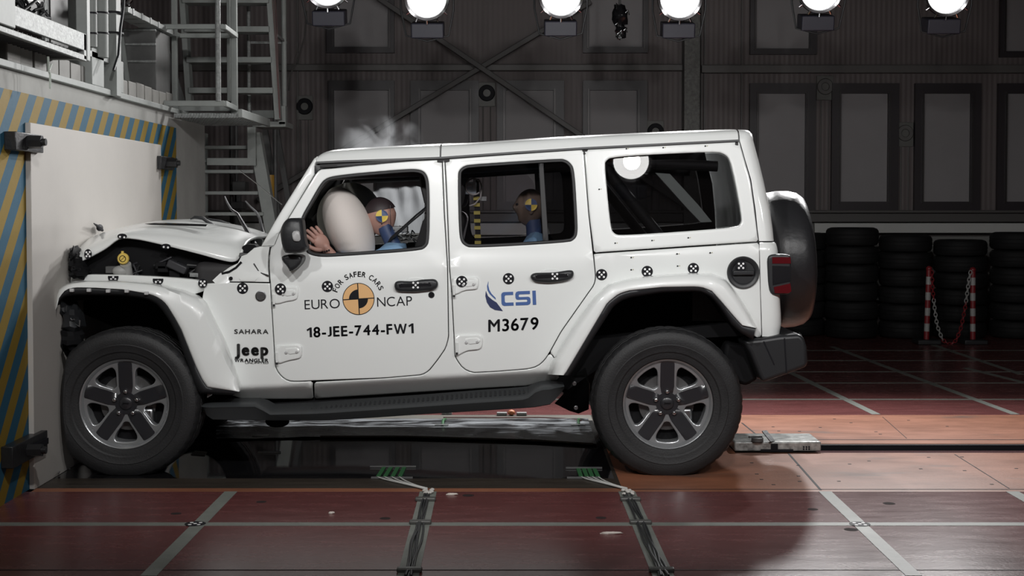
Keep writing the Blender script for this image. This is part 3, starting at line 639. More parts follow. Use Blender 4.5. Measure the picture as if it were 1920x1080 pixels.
# ================================================================== CHAINED POSTS
RP = mat('post_red', (.20,.016,.02), .4); WPm = mat('post_white', (.34,.34,.33), .4)
def post(px, ytop, ybot, Y, lab, lean):
    bt = PY(px - lean, ybot, Y); tp = PY(px, ytop, Y); r = empty('barrier_post', (bt.x, bt.y, 0), lab, 'post', 'red and white chain posts')
    n = 8
    bt0 = Vector((bt.x, bt.y, .05)); d = (tp - bt0)
    for k in range(n + 1):
        a = bt0 + d * (k / (n + 1)); c = bt0 + d * ((k + 1) / (n + 1)); b = MB(); b.cyl(a, c, .028, n=20); b.build('red_band' if k % 2 == 0 else 'white_band', RP if k % 2 == 0 else WPm, r)
    b = MB(); b.ell(tp, (.032,.032,.03)); b.build('cap', RP, r)
    b = MB(); b.box((bt.x - .12, bt.y - .12, 0), (bt.x + .12, bt.y + .12, .05)); b.build('foot', BLACK, r, bevel=.01)
    return tp
YPst = 6.1
tA = post(1742, 504, 636, YPst, 'red and white striped post, left of the chained pair', 5); tB = post(1824, 506, 640, YPst, 'red and white striped post, right of the chained pair', 0)
ch = empty('plastic_chain', tA, 'red and white plastic chain sagging between the two striped posts', 'chain')
pts = [(1747,508),(1749,545),(1752,575),(1757,610),(1767,637),(1780,647),(1792,640),(1802,615),(1810,575),(1816,530),(1820,508)]
P3 = resample([tuple(PY(x, y, YPst - .04)) for x, y in pts], n=46)
for k in range(len(P3) - 1):
    a, c = Vector(P3[k]), Vector(P3[k + 1]); m_ = (a + c) / 2; d = (c - a).normalized(); L_ = (c - a).length * .68; sd = Vector((0, 1, 0)) if k % 2 else d.cross(Vector((0, 1, 0))).normalized()
    lp = [m_ + d * math.cos(t) * L_ + sd * math.sin(t) * .016 for t in [2 * PI * j / 12 for j in range(13)]]
    col_ = RP if (k < 8 or 20 <= k < 36) else WPm
    b = MB(); b.tube(lp, .005, 6); b.build('chain_link', col_, ch)
# ================================================================== FLOOR PROPS
# tow trolley on the rail
tw = empty('tow_trolley', (1.55, -.05, 0), 'scratched silver tow trolley on the floor rail behind the rear wheel', 'trolley')
xa, xb = PZ(1378, 849).x, PZ(1541, 849).x; yA_ = PZ(960, 848).y; yB_ = yA_ + .30
b = MB(); b.box((xa, yA_, .005), (xb, yB_, .062)); b.build('body', mat('scratched_alloy', (.34,.35,.34), .35, metal=.4, var=.6, vscale=22, bump=.2), tw, bevel=.008)
b = MB(); q = PY(1455, 845, yA_ - .001); b.box((q.x - .09, q.y - .004, .004), (q.x + .1, q.y + .01, .018)); b.box((q.x - .03, q.y - .006, .018), (q.x + .01, q.y + .01, .05)); b.build('slot', INK, tw)
b = MB(); q = PZ(1420, 828, .062); b.cyl((q.x, q.y, .062), (q.x, q.y, .085), .035, n=20); b.beam((q.x - .05, q.y, .088), (q.x + .03, q.y + .02, .088), .02, .012); b.build('knob', DGREY, tw, bevel=.003)
b = MB(); q = PZ(1441, 828, .062); b.beam((q.x + .02, q.y - .02, .066), (q.x - .02, q.y + .03, .12), .04, .006); b.build('lever', METAL, tw)
b = MB()
for k in range(3):
    for j in range(2): q = PY(1507 + k * 5, 838 + j * 4, yA_ - .001); b.cyl((q.x, q.y - .003, q.z), (q.x, q.y + .004, q.z), .005, n=10)
b.build('bolt_holes', INK, tw)
# targets on the floor
def floor_target(px, py, lab):
    q = PZ(px, py); r = .047; r_ = empty('floor_target', (q.x, q.y, .003), lab, 'floor target', 'round targets on the floor tape')
    b = MB(); b.cyl((q.x, q.y, .0022), (q.x, q.y, .0032), r, n=32); b.build('disc', INK, r_)
    for dx, dy in ((0,0),(-.02,-.02),(.02,-.02),(-.02,.02),(.02,.02)): b = MB(); b.cyl((q.x+dx, q.y+dy, .0032), (q.x+dx, q.y+dy, .0038), .0085, n=12); b.build('dot', WDOT, r_)
floor_target(366, 983, 'black target disc with white dots on the tape crossing at lower left')
floor_target(1612, 983.5, 'faint dark target disc on the tape crossing at lower right')
# cable runs with tape and green strips
for i, (top, bot, strips_x, gx, gy, bars, lab) in enumerate((((800, 930), (765, 1085), (712, 762), 0, 0, [(716,734),(729,747),(743,760),(757,772)], 'left'), ((1178, 930), (1246, 1085), (1090, 1130), 0, 0, [(1083,1089),(1093,1100),(1103,1110),(1113,1121)], 'right'))):
    cr = empty('cable_run', PZ(*top), 'bundle of black cables taped to the red floor, %s one of two' % lab, 'cables', 'floor cable runs')
    rnd = random.Random(i + 20)
    for k in range(5):
        pts = []
        for j in range(8):
            t = j / 7; q = PZ(top[0] + (bot[0] - top[0]) * t, top[1] + (bot[1] - top[1]) * t); pts.append(Vector((q.x + (k - 2) * .009 + rnd.uniform(-.008, .008), q.y, .008 + (k % 2) * .005)))
        P5 = resample([tuple(v) for v in pts], n=24); b = MB(); b.tube(P5, .0045, 6); b.build('cable', BLACK, cr)
    for t in (.06, .34, .92):
        q = PZ(top[0] + (bot[0] - top[0]) * t, top[1] + (bot[1] - top[1]) * t); b = MB(); b.box((q.x - .05, q.y - .018, .0), (q.x + .05, q.y + .018, .019)); b.build('tape_strap', mat('dark_tape', (.07,.07,.065), .35), cr, bevel=.006)
    q = PZ(top[0], top[1] - 4); b = MB(); rn = random.Random(i)
    for k in range(9): p = q + Vector((rn.uniform(-.03,.03), rn.uniform(-.05,.06), .01)); b.ell(p, (.012,.01,.008), 8, 6)
    b.build('connector_lump', mat('connector_grey', (.45,.43,.40), .5), cr)
    sg = empty('contact_strip', PZ((bars[0][0] + bars[3][1]) / 2, 886), 'set of four green contact strips on the dark pit glass, %s set' % lab, 'contact strips', 'green contact strips')
    GR = mat('green_strip', (.035,.13,.05), .4)
    for (xb_, xt_) in bars:
        if i == 0: u, v = PZ(xb_ - 8, 896), PZ(xt_ - 14, 877)
        else: u, v = PZ(xt_ + 1, 896), PZ(xb_ + 1, 879)
        b = MB(); b.beam(u + Vector((0,0,.003)), v + Vector((0,0,.003)), .022, .004); b.build('green_bar', GR, sg)
    ym = 876.5 if i == 0 else 879
    for yy, x0, x1 in ((ym, bars[0][0] - 22, bars[3][1] + 8), (897.5, bars[0][0] - 20, bars[3][1] + 2)):
        b = MB(); b.beam(PZ(x0, yy) + Vector((0,0,.006)), PZ(x1, yy) + Vector((0,0,.006)), .016, .008); b.build('holder_rail', DGREY, sg)
    for k, (xb_, xt_) in enumerate(bars):
        s0 = (xb_ - 8, 897) if i == 0 else (xt_ + 1, 897); e0 = (801 if i == 0 else 1176, 921 - k)
        P6 = resample([tuple(PZ(s0[0] + (e0[0] - s0[0]) * t, s0[1] + (e0[1] - s0[1]) * (t ** .8) + 2.2 * math.sin(PI * t) * (k - 1.5) * .5) + Vector((0, 0, .008))) for t in [j / 8 for j in range(9)]], n=20)
        b = MB(); b.tube(P6, .0035, 6); b.build('white_wire', mat('pale_wire', (.5,.5,.48), .5), sg)
# plastic film at the far side of the pit
fm = bpy.data.materials.new('smeared_film'); fm.use_nodes = True; nt = fm.node_tree; bs = nt.nodes['Principled BSDF']
tc = nt.nodes.new('ShaderNodeTexCoord'); mp = nt.nodes.new('ShaderNodeMapping'); mp.inputs['Scale'].default_value = (1.1, 3, 1); mp.inputs['Rotation'].default_value = (0, 0, .5)
n_ = nt.nodes.new('ShaderNodeTexNoise'); n_.inputs['Scale'].default_value = 1.8; n_.inputs['Detail'].default_value = 8; n_.inputs['Distortion'].default_value = 2.2
rp = nt.nodes.new('ShaderNodeValToRGB'); rp.color_ramp.elements[0].position = .42; rp.color_ramp.elements[0].color = (.018,.018,.02,1); rp.color_ramp.elements[1].position = .66; rp.color_ramp.elements[1].color = (.36,.38,.40,1)
nt.links.new(tc.outputs['Object'], mp.inputs[0]); nt.links.new(mp.outputs[0], n_.inputs[0]); nt.links.new(n_.outputs[0], rp.inputs[0]); nt.links.new(rp.outputs[0], bs.inputs['Base Color']); bs.inputs['Roughness'].default_value = .18
rows = []
for i in range(60):
    px = 405 + i * 12.2; row = []
    y0_ = np.interp(px, [405, 640, 900, 1110], [826, 821, 826, 836]); 
    for k in range(8):
        t = k / 7; q = PZ(px, y0_ + (788 - y0_) * t); row.append(Vector((min(q.x, PX1 - .05), q.y, .006 + .006 * noise.noise(Vector((i * .25, k * .5, 0))) + .004 * (k in (0, 7)))))
    rows.append(row)
b = MB(); b.grid(rows); o = b.build('plastic_film', fm, None); tag(o, 'smeared grey plastic film lying along the far edge of the pit under the car', 'plastic film')
b = MB(); b.tube([PZ(600, 822) + Vector((0,0,.012)), PZ(760, 822) + Vector((0,0,.012)), PZ(1000, 829) + Vector((0,0,.012)), PZ(1112, 836) + Vector((0,0,.012))], .006, 6); o = b.build('edge_cord', mat('edge_pale', (.28,.26,.23), .5), None); tag(o, 'pale cord along the near edge of the plastic film', 'cord')
for i, (px, lab) in enumerate(((831, 'green clip with wires at the pit far edge, left one'), (1084, 'green clip with wires at the pit far edge, right one'))):
    r = empty('wire_clip', PZ(px, 795), lab, 'clip', 'green wire clips'); q = PZ(px, 796)
    b = MB(); b.tube([q + Vector((0,-.08,.012)), q + Vector((.0,.0,.03)), q + Vector((.01,.10,.02))], .009, 8); b.build('green_clip', mat('green_strip', (.035,.13,.05), .4), r)
    b = MB(); b.beam(q + Vector((-.05,-.10,.014)), q + Vector((.04,-.10,.014)), .02, .006); b.build('clip_base', GALV, r)
b = MB(); b.tube([PZ(831, 786) + Vector((0,0,.012)), PZ(930, 785) + Vector((0,0,.008)), PZ(1010, 785) + Vector((0,0,.008)), PZ(1060, 787) + Vector((0,0,.008)), PZ(1090, 792) + Vector((0,0,.012))], .0045, 6); o = b.build('thin_wire', mat('dark_red_wire', (.12,.03,.03), .5), None); tag(o, 'thin dark wire linking the two green clips on the far pit edge', 'wire')
for i, (px, py, m, lab) in enumerate(((838, 777, GALV, 'small silver connector, left one beyond the pit'), (941, 779, GALV, 'small silver connector, middle one beyond the pit'), (978, 779, GALV, 'small silver connector, right one beyond the pit'))):
    q = PZ(px, py); b = MB(); b.box((q.x - .035, q.y - .02, 0), (q.x + .035, q.y + .02, .022)); o = b.build('wire_connector', m, None, bevel=.004); tag(o, lab, 'connector', 'wire connectors on the floor')
q = PZ(959, 779); b = MB(); b.ell(q + Vector((0,0,.02)), (.025,.025,.02)); o = b.build('orange_plug', mat('plug_orange', (.45,.15,.06), .4), None); tag(o, 'small orange plug between the silver connectors', 'plug')
# sundries
q = PZ(372, 850); b = MB(); b.prism([PZ(358, 853), PZ(366, 846), PZ(388, 848), PZ(384, 855)], (0, 0, .004)); o = b.build('paper_scrap', mat('scrap_grey', (.32,.31,.28), .6), None); tag(o, 'grey paper scrap on the pit glass behind the front tyre', 'scrap')
for i, (x0, x1, py) in enumerate(((473, 534, 818), (484, 526, 849))):
    b = MB(); b.beam(PZ(x0, py) + Vector((0,0,.004)), PZ(x1, py) + Vector((0,0,.004)), .05 - .02 * i, .006); o = b.build('alloy_strip', METAL, None); tag(o, ['wider silver strip lying on the pit glass behind the front wheel', 'narrow silver strip lying on the pit glass nearer the camera'][i], 'strip')
for i, (px, py, rx) in enumerate(((490,941,.012),(330,963,.012),(722,972,.012),(1127,971,.012),(1667,944,.014),(1596,993,.015),(878,929,.014),(1524,955,.012))):
    q = PZ(px, py); b = MB(); b.lathe([(0,.0012),(rx*1.6,.0014),(rx*2.1,.0004)], (q.x, q.y, 0), ax='Z', n=20); o = b.build('floor_disc', mat('cap_dark', (.03,.022,.022), .8, spec=.1), None)
    tag(o, ['small round floor cap in the red floor below the front door', 'small round floor cap near the left tape crossing', 'floor cap left of the left cable run', 'floor cap left of the right cable run', 'floor cap in the bright area right of the diagonal tape', 'floor cap left of the bright tape crossing', 'floor cap by the orange edge right of the left cables', 'floor cap at the shadow edge near the orange plates'][i], 'floor cap', 'round caps in the floor')
for i, (px, py, l) in enumerate(((848,928,.03),(622,963,.015),(1147,1001,.05))):
    q = PZ(px, py); b = MB(); b.ell(q + Vector((0,0,.004)), (l, .012, .006), 10, 8, fn=lambda v: v * (1 + .5 * noise.noise(v * 3))); o = b.build('debris_flake', mat('flake', (.6,.55,.5), .6), None); tag(o, ['white flake on the floor right of the left cable run', 'tiny white speck on the red floor below the door numbers', 'pinkish flake on the floor left of the right cable run'][i], 'debris')
b = MB(); b.tube([PX(110, 885, -2.38), PZ(112, 884), PZ(122, 880), PZ(132, 879)], .004, 6); o = b.build('frayed_wire', DGREY, None); tag(o, 'thin frayed wire at the foot of the pale board', 'wire')
# ================================================================== THE CAR
car = empty('car', (-0.6, 0, 0), 'white four-door off-road car with crushed nose pressed against the barrier board', 'car')
SL = 0.057
def sy(x, z):
    h = z - SL * (x - 0.44)
    y = -0.80
    if h < 0.575:
        t = 0.575 - h; y += 1.25 * t * t / 0.06 if t < 0.03 else 1.25 * (t - 0.015)
    elif h < 1.16: y += -0.006 * math.sin(PI * (h - 0.575) / 0.585)
    else: y += 0.012 * min(1, (h - 1.16) / 0.015) + max(0, h - 1.175) * 0.165
    if x < -1.3: y += (-1.3 - x) * 0.085
    return y
def S2(px, py, off=0.0):
    Y = -0.8
    for _ in range(4):
        p = PY(px, py, Y - off); Y = sy(p.x, p.z)
    return (p.x, p.z)
def SS(pts, off=0.0): return [S2(a, b, off) for a, b in pts]
def surf_side(off=0.0):
    return lambda u, v, q: Vector((u, sy(u, v) - off + q, v))
def mirror(o):
    for n in [o]:
        c = o.copy(); COL.objects.link(c); c.scale = (1, -1, 1)
        c.matrix_parent_inverse = o.matrix_parent_inverse.copy()
        return c
def inset(p, d):
    P = np.array(p, float); Q = np.roll(P, -1, 0); a = 0.5 * np.sum(P[:, 0] * Q[:, 1] - Q[:, 0] * P[:, 1])
    s = 1 if a > 0 else -1; out = []
    n = len(P)
    for i in range(n):
        e1 = P[i] - P[i - 1]; e2 = P[(i + 1) % n] - P[i]
        n1 = np.array([-e1[1], e1[0]]) / (np.linalg.norm(e1) + 1e-12) * s; n2 = np.array([-e2[1], e2[0]]) / (np.linalg.norm(e2) + 1e-12) * s
        m = n1 + n2; m /= (np.linalg.norm(m) + 1e-12); c = max(0.5, m @ n1)
        out.append(tuple(P[i] + m * d / c))
    return out
def panel(name, pts, holes=(), mats=(WHITE, TRIM), off=0.0, r=0.005, gap=0.0022, grid=0.06, thick=0.018, sm=1, hsm=2, both=True, parent=car, back=True, surf=None, drop=None, step=None, label=None, conv=True, cs=0.035, lines=()):
    o2 = SS(pts, off) if conv else list(pts)
    if gap: o2 = inset(o2, gap)
    if sm: o2 = chaikin([tuple(q) for q in densify(o2, cs)], sm)
    hs = [chaikin(SS(h, off) if conv else list(h), hsm) for h in holes]
    v, f, m = heightmesh(o2, hs, surf or surf_side(off), r, grid, thick, drop=drop, back=back, step=step, lines=lines)
    b = MB(); b.v = [tuple(q) for q in v]; b.f = f; b.m = m
    me_o = b.build(name, list(mats), parent, angle=40)
    wn = me_o.modifiers.new('wn', 'WEIGHTED_NORMAL'); wn.keep_sharp = True; wn.weight = 80
    if label: me_o['label'] = label
    if both: mirror(me_o)
    return me_o
# ---- outlines in photo pixels, read on the near side of the body
W_F = [(562,412),(584,374),(601,344.5),(609.4,336),(622,330.7),(669,325),(754,318),(780,317),(794.6,321),(802,331.7),(805,355),(805,451),(799,463.7),(786,470),(647.7,479.7),(605,482),(584,478.6),(573,472),(560,440)]
W_R = [(858.5,330),(861,318.6),(871,311),(884.7,308.5),(1046,298),(1059.7,299),(1071,307),(1077,320.6),(1082,406),(1083,439),(1077,449),(1065.5,454.7),(884.7,465),(871,460.6),(863,451),(860.4,425.5)]
W_Q = [(1134,309.5),(1136,302),(1148,294),(1334.5,284.4),(1359,288),(1371,303),(1391,407),(1389.5,419.5),(1380,427),(1166,442),(1151,438),(1145,425.6)]
D_F = [(504,500),(505,480),(507,463),(514,460),(523,437),(541,408),(590,327.5),(598.8,317),(626,315),(711.6,306),(775.5,301),(829,298.5),(833,400),(839,500),(840,560),(841,633),(835.5,653),(820,675.5),(804,695.5),(791,703),(722,709),(555.5,715.5),(540,714.5),(527,705.5),(518,693),(515.5,680),(511,604),(506.7,531)]
D_R = [(834,298),(960,289),(1090,280),(1095,282),(1104,400),(1113,480),(1117,520),(1114,534),(1097,558),(1052,622),(1030,662),(1021,675.5),(1008,687),(990,692),(928,697),(885.5,699),(868,691),(857,675.5),(853,667),(847,549),(842.5,500),(839,400)]
SILL = [(589,748),(589,716),(722,709),(791,703),(804,695.5),(820,675.5),(835.5,653),(841,633),(840,560),(839,500),(833,400),(829,299),(834,298),(839,400),(842.5,500),(847,549),(853,667),(857,675.5),(868,691),(885.5,699),(928,697),(990,692),(1008,687),(1021,675.5),(1030,662),(1038,668),(1046,695),(1050,712),(1028,715),(1006,719),(991,724),(925,727.5),(760,737.5)]
COWL = [(384,531),(426,529),(505,530.5),(506.7,531),(511,604),(515.5,680),(518,693),(527,705.5),(540,714.5),(555.5,715.5),(587,714.5),(588,748.5),(452,748.5),(430,740),(405,690),(385,600),(378,560)]
QUART = [(1113,475.5),(1280,464),(1424,454.5),(1425,500),(1427,560),(1429,632),(1416,634),(1400,610),(1375,590),(1350,556),(1330,541),(1242,534),(1179,541),(1138,560),(1105,612),(1065,690),(1052,700),(1046,695),(1038,668),(1030,662),(1052,622),(1097,558),(1114,534),(1117,520),(1113,480)]
HTOP = [(1094,279.5),(1240,271.5),(1386.5,264),(1397,300),(1408,337),(1416,395),(1423,453.5),(1280,463),(1113.5,474.5),(1104,400),(1096,300)]
HL = [[(x, h_ + SL * (x - .44)) for x in np.arange(-2.2, 1.3, .03)] for h_ in (.582, .575, .565, .555, .545, .53, .50, .47)]
panel('front_door', D_F, [W_F])
panel('rear_door', D_R, [W_R])
panel('sill_panel', SILL, gap=0.002, grid=.05, lines=HL)
panel('cowl_panel', COWL, grid=.05, lines=HL)
panel('rear_quarter_panel', QUART)
panel('hardtop_side', HTOP, [W_Q], r=0.009)
def ring(name, W, px_w, off=0.004, mats=RUBBER, r=0.004):
    o2 = chaikin(SS(W), 2); h = inset(o2, px_w)
    v, f, m = heightmesh(o2, [h], surf_side(off), r, 0.05, 0.03, drop=r)
    b = MB(); b.v = [tuple(q) for q in v]; b.f = f; b.m = [0] * len(f)
    o = b.build(name, [mats], car); wn = o.modifiers.new('wn', 'WEIGHTED_NORMAL'); wn.keep_sharp = True; mirror(o); return o
ring('window_seal', W_F, 0.017); ring('window_seal', W_R, 0.016)
G_TINT = glass('tinted_glass', (0.80, 0.78, 0.80)); G_DARK = glass('privacy_glass', (0.30, 0.30, 0.31)); G_CLEAR = glass('clear_glass', (0.85, 0.87, 0.86))
def pane(name, W, m, d=0.012, both=True):
    o2 = chaikin(SS(W), 2)
    if d > 0: o2 = inset(o2, 0.006)
    v, f, mm = heightmesh(o2, [], surf_side(-d), 0.003, 0.12, 0.004, drop=0, back=False)
    n = len(v) // 2
    b = MB(); b.v = [tuple(q) for q in v[:n]]; b.f = [q for q in f if len(q) == 3]; b.m = [0] * len(b.f)
    o = b.build(name, [m], car, angle=80)
    if both: mirror(o)
    return o
WR_MAIN = [(858,330),(861,318.6),(871,311),(884.7,308.5),(1014,299),(1024,455),(884.7,465),(871,460.6),(863,451),(860.4,425.5)]
WR_VENT = [(1014,299),(1046,298),(1059.7,299),(1071,307),(1077,320.6),(1082,406),(1083,439),(1077,449),(1065.5,454.7),(1024,455)]
pane('rear_door_glass', WR_MAIN, G_TINT); pane('rear_door_vent_glass', WR_VENT, G_DARK)
pane('quarter_window_glass', W_Q, G_DARK, d=0.006)
panel('window_divider', [(1009.5,303),(1019,303),(1029,456),(1018,456)], mats=(RUBBER, TRIM), off=-0.002, sm=0, r=0.004, gap=0, grid=0.04)
# A pillar, windscreen frame
PIL = [(489,462),(497,447),(520,406),(560,342),(588,297),(594.5,292.5),(595,303),(590,312),(590,327),(541,408),(523,437),(513.6,460.5)]
panel('windscreen_pillar', PIL, off=-0.004, sm=0, r=0.01, gap=0.001, grid=0.04, thick=0.05)
panel('pillar_seal', [(589,327),(592,304),(632,306),(632,312),(600,317)], mats=(BLACK, TRIM), off=-0.012, sm=0, r=0.002, gap=0)
panel('pillar_seal', [(514,461.5),(525,437),(543,409),(591,328),(594,330),(546,409),(526,441),(517,462)], mats=(BLACK, TRIM), off=-0.010, sm=0, r=0.001, gap=0, grid=.02)
def line_strip(name, pts, wd, m, off=0.003, parent=car, both=True):
    """thin raised strip following pixel polyline on the body side"""
    P = np.array(SS(pts)); P = resample(P, step=0.04); b = MB(); rows = []
    for i, p in enumerate(P):
        d = P[min(i + 1, len(P) - 1)] - P[max(i - 1, 0)]; d /= np.linalg.norm(d); nn = np.array([-d[1], d[0]]) * wd / 2
        a, c = p + nn, p - nn
        rows.append([Vector((a[0], sy(*a) + .008, a[1])), Vector((a[0], sy(*a) - off, a[1])), Vector((c[0], sy(*c) - off, c[1])), Vector((c[0], sy(*c) + .008, c[1]))])
    b.grid(rows); o = b.build(name, m, parent)
    if both: mirror(o)
    return o
line_strip('roof_gutter_seal', [(593,305),(640,302.5),(720,300),(826,296),(960,286.5),(1093,278),(1240,270.5),(1386,263.3)], 0.011, BLACK, 0.010)
line_strip('roof_rail_seal', [(632,310.5),(700,304.5),(770,300)], 0.004, BLACK, 0.004)
# ---- roof: two lofts
GUT = ([595,700,826,960,1093,1240,1386.5], [304.5,300.5,296.5,287,278,270.5,263.5])
TOP = ([588,595,602,613,630,649,817,875,1061,1240,1379,1400,1410], [300,291.5,286.5,282.5,280.5,279,270.5,269,256.5,248,242.8,243.6,252])
def roof_row(px, pg=None, narrow=0.0):
    g = np.interp(px, *GUT); t = np.interp(px, *TOP)
    xg, zg = S2(px, g); yg = sy(xg, zg)
    top = PY(px, t, -0.60); zt = max(top.z, zg + 0.012)
    dz = zt - zg
    half = [(xg, yg + 0.003, zg), (xg, yg - 0.004, zg + dz * .08), (xg, yg + 0.004, zg + dz * .45), (xg, yg + 0.018, zg + dz * .72),
            (xg, yg + 0.045, zg + dz * .9), (xg, yg + 0.095, zt), (xg, -0.40, zt + 0.012), (xg, -0.2, zt + 0.016)]
    row = [Vector(p) for p in half] + [Vector((xg, 0, zt + 0.018))]
    return row + [Vector((p.x, -p.y, p.z)) for p in reversed(row[:-1])]
b = MB(); b.grid([roof_row(x) for x in [594,596,599,603,609,617,630,660,700,760,824.5]]); b.build('front_roof_panel', WHITE, car, angle=50)
b = MB(); b.grid([roof_row(x) for x in [827.5,880,960,1040,1120,1200,1290,1360,1384]]); b.build('hardtop_roof', WHITE, car, angle=50)
line_strip('roof_panel_seam', [(826.5,297),(826.3,284),(826,273)], 0.006, BLACK, -0.001, both=True)
# inner headliner
b = MB(); b.grid([[v + Vector((0, 0, -0.03)) for v in roof_row(x)] for x in (600,826,1384)]); b.build('headliner', TRIM, car, angle=50)
# ---- tail: rear corners and tailgate shell
def tail_rows(data):
    rows = []
    for (py, sx, rx) in data:
        x0, z0 = S2(sx, py); y0 = sy(x0, z0)
        xr = PY(rx, py, y0 + 0.05).x
        R = min(0.075, (xr - x0) * 0.95)
        half = [(x0, y0, z0), (xr - R, y0 + 0.001, z0)]
        for k in range(1, 7):
            a = PI / 2 * k / 6; half.append((xr - R + math.sin(a) * R, y0 + R * (1 - math.cos(a)), z0))
        half += [(xr + .004, -0.35, z0)]
        row = [Vector(p) for p in half] + [Vector((xr + .008, 0, z0))]
        rows.append(row + [Vector((p.x, -p.y, p.z)) for p in reversed(row[:-1])])
    return rows
up = tail_rows([(262,1387,1413.5),(264.5,1387.5,1414),(300,1397.5,1423.5),(337,1408.5,1432.5),(395,1417,1445),(430,1420.5,1450),(452,1423.5,1452)])
capr = []
for k, (py, dx) in enumerate([(243.5, 9), (246, 4.5), (250.5, 1.5), (256, 0.3)]):
    capr.append((py, 1385.5 + k * .4, 1413.8 - dx + (k * .2)))
b = MB(); 
rows = []
for r_ in up: rows.append(r_)
tr = []
z_top = PY(1395, 243.3, -0.6).z
base = up[0]; zb = base[0].z
for a in (0.15, 0.4, 0.65, 0.85, 1.0):
    s = math.sin(a * PI / 2); c = 1 - math.cos(a * PI / 2); row = []
    for v in base:
        fy = 1 - 0.12 * c if abs(v.y) > .3 else 1
        row.append(Vector((v.x - (v.x - base[0].x) * 0.35 * c * (1 if v.x > base[0].x + .02 else 0), v.y * fy, zb + (z_top - zb) * s)))
    tr.append(row)
b.grid(list(reversed(tr)) + rows); b.build('hardtop_rear_corner', WHITE, car, angle=60)
b = MB(); b.grid(tail_rows([(454.5,1424,1453),(457,1424,1456),(463,1424,1458),(471,1424.5,1459.5),(553,1426.5,1463),(590,1428,1465.5),(609,1428.5,1466),(622,1429,1463.5),(631,1429,1462)])); b.build('tailgate', WHITE, car, angle=60)
# ---- windscreen
b = MB(); rows = []
for (px, py) in [(598,296),(560,346),(524,404),(495,452)]:
    x, z = S2(px, py); y = sy(x, z) + 0.05
    rows.append([Vector((x + .0 - 0.05 * (1 - (k / 4 - 1) ** 2), y * (1 - k / 4), z)) for k in range(9)])
b.grid(rows); b.build('windscreen', G_CLEAR, car)
b = MB(); x, z = S2(597, 296); b.beam((x + .03, -0.66, z - .02), (x + .03, 0.66, z - .02), 0.06, 0.05); b.build('windscreen_header', TRIM, car, bevel=.01)
# ---- upper cowl and crumpled scuttle
panel('upper_cowl', [(425,528.5),(414,512),(430,500),(445,493),(452,480),(462,476),(476,464),(487,461.5),(513.6,461),(506,464),(504,478),(503.5,500),(504.5,529.5)], sm=0, r=0.006)
line_strip('cowl_crack', [(476,494),(480,504),(489,513),(498,518),(504,517)], 0.006, BLACK, .005, both=False)
line_strip('cowl_fold', [(416,513),(432,509),(444,501),(453,491)], 0.012, DARK, .005, both=False)
panel('torn_inner_fender', [(413,512),(424,510),(427,516),(430,530),(405,533),(398,526)], both=False, off=.004, sm=0, r=.004, gap=0)
# ---- hood
LOWX = [134,145,158,180,201,223,245,262,300,340,380,415,443,452]; LOWY = [498,492,487,475.5,465,443,445.5,448,457,467,477.5,487.5,493,478]
TPX = [134,150,159,180,215,251,284,326,357,404,434,460,480,492]; TPY = [470,456,449,439,428,419,413.8,412.8,413.6,419.5,423,430,438,445]
xs = [134,140,150,162,175,190,205,222,240,262,285,310,335,360,380,397,412,425,436,446,452]
rows = []
for px in xs:
    lo = PY(px, np.interp(px, LOWX, LOWY), -0.70); 
    ptx = 134 + (px - 134) * (486 - 134) / (452 - 134) if px > 300 else px + (px-134)*.107*((px-134)/166)
    tp = PY(ptx, np.interp(ptx, TPX, TPY), -0.28)
    row = []
    for k in range(-12, 13):
        v = k / 12; a = abs(v)
        if v <= 0 or True:
            t = 1 - a                                     # 0 edge, 1 centre
            if t < 0.06: Yv = -0.705; zz = t / 0.06 * 0.16
            elif t < 0.14: q = (t - .06) / .08; Yv = -0.705 + q * .035; zz = .16 + q * .34
            elif t < 0.3: q = (t - .14) / .16; Yv = -0.67 + q * .13; zz = .50 + q * .24
            elif t < 0.62: q = (t - .3) / .32; Yv = -0.54 + q * .26; zz = .74 + q * .24
            else: q = (t - .62) / .38; Yv = -0.28 + q * .28; zz = .98 + q * .02
        x = lo.x + (tp.x - lo.x) * min(1, t / .62)
        z = lo.z + (tp.z - lo.z) * zz
        if v > 0: Yv = -Yv; z -= 0.03 * a
        n1 = noise.noise(Vector((x * 2.2, Yv * 3, 1.7))); z += n1 * 0.018 * min(1, t * 4)
        if px < 235: z += 0.014 * math.sin(x * 26 + Yv * 3) * min(1, t * 5) * (235 - px) / 100 * .5
        row.append(Vector((x, Yv, z)))
    rows.append(row)
b = MB(); b.grid(rows)
hood = b.build('hood', WHITE, car, angle=60, subd=1)
md = hood.modifiers.new('solid', 'SOLIDIFY'); md.thickness = 0.012; md.offset = -1
# hood fold creases, lifted vent strips and washer nozzles
def hood_bar(p, wd, m, name):
    b = MB(); b.tube([PY(x, y, Y) for x, y, Y in p], wd, 8); return b.build(name, m, car)
b = MB(); b.prism([PY(*q) for q in [(271,420,-.5),(289,418.5,-.5),(388,422,-.5),(386,424.5,-.5),(345,423.5,-.5),(283,421.5,-.5)]], (0, .03, .004)); b.build('hood_vent_slot', BLACKG, car)
for pts in ([(357,411,-.2),(365,407.5,-.2),(380,409,-.2),(390,416,-.2),(404,423,-.2)], [(390,410,.1),(400,413,.1),(413,416,.1),(432,422,.1)]):
    b = MB(); b.tube([PY(*p) for p in pts], .008, 8, rs=[.004,.009,.012,.011,.006][:len(pts)]); b.build('wiper_blade', BLACK, car)
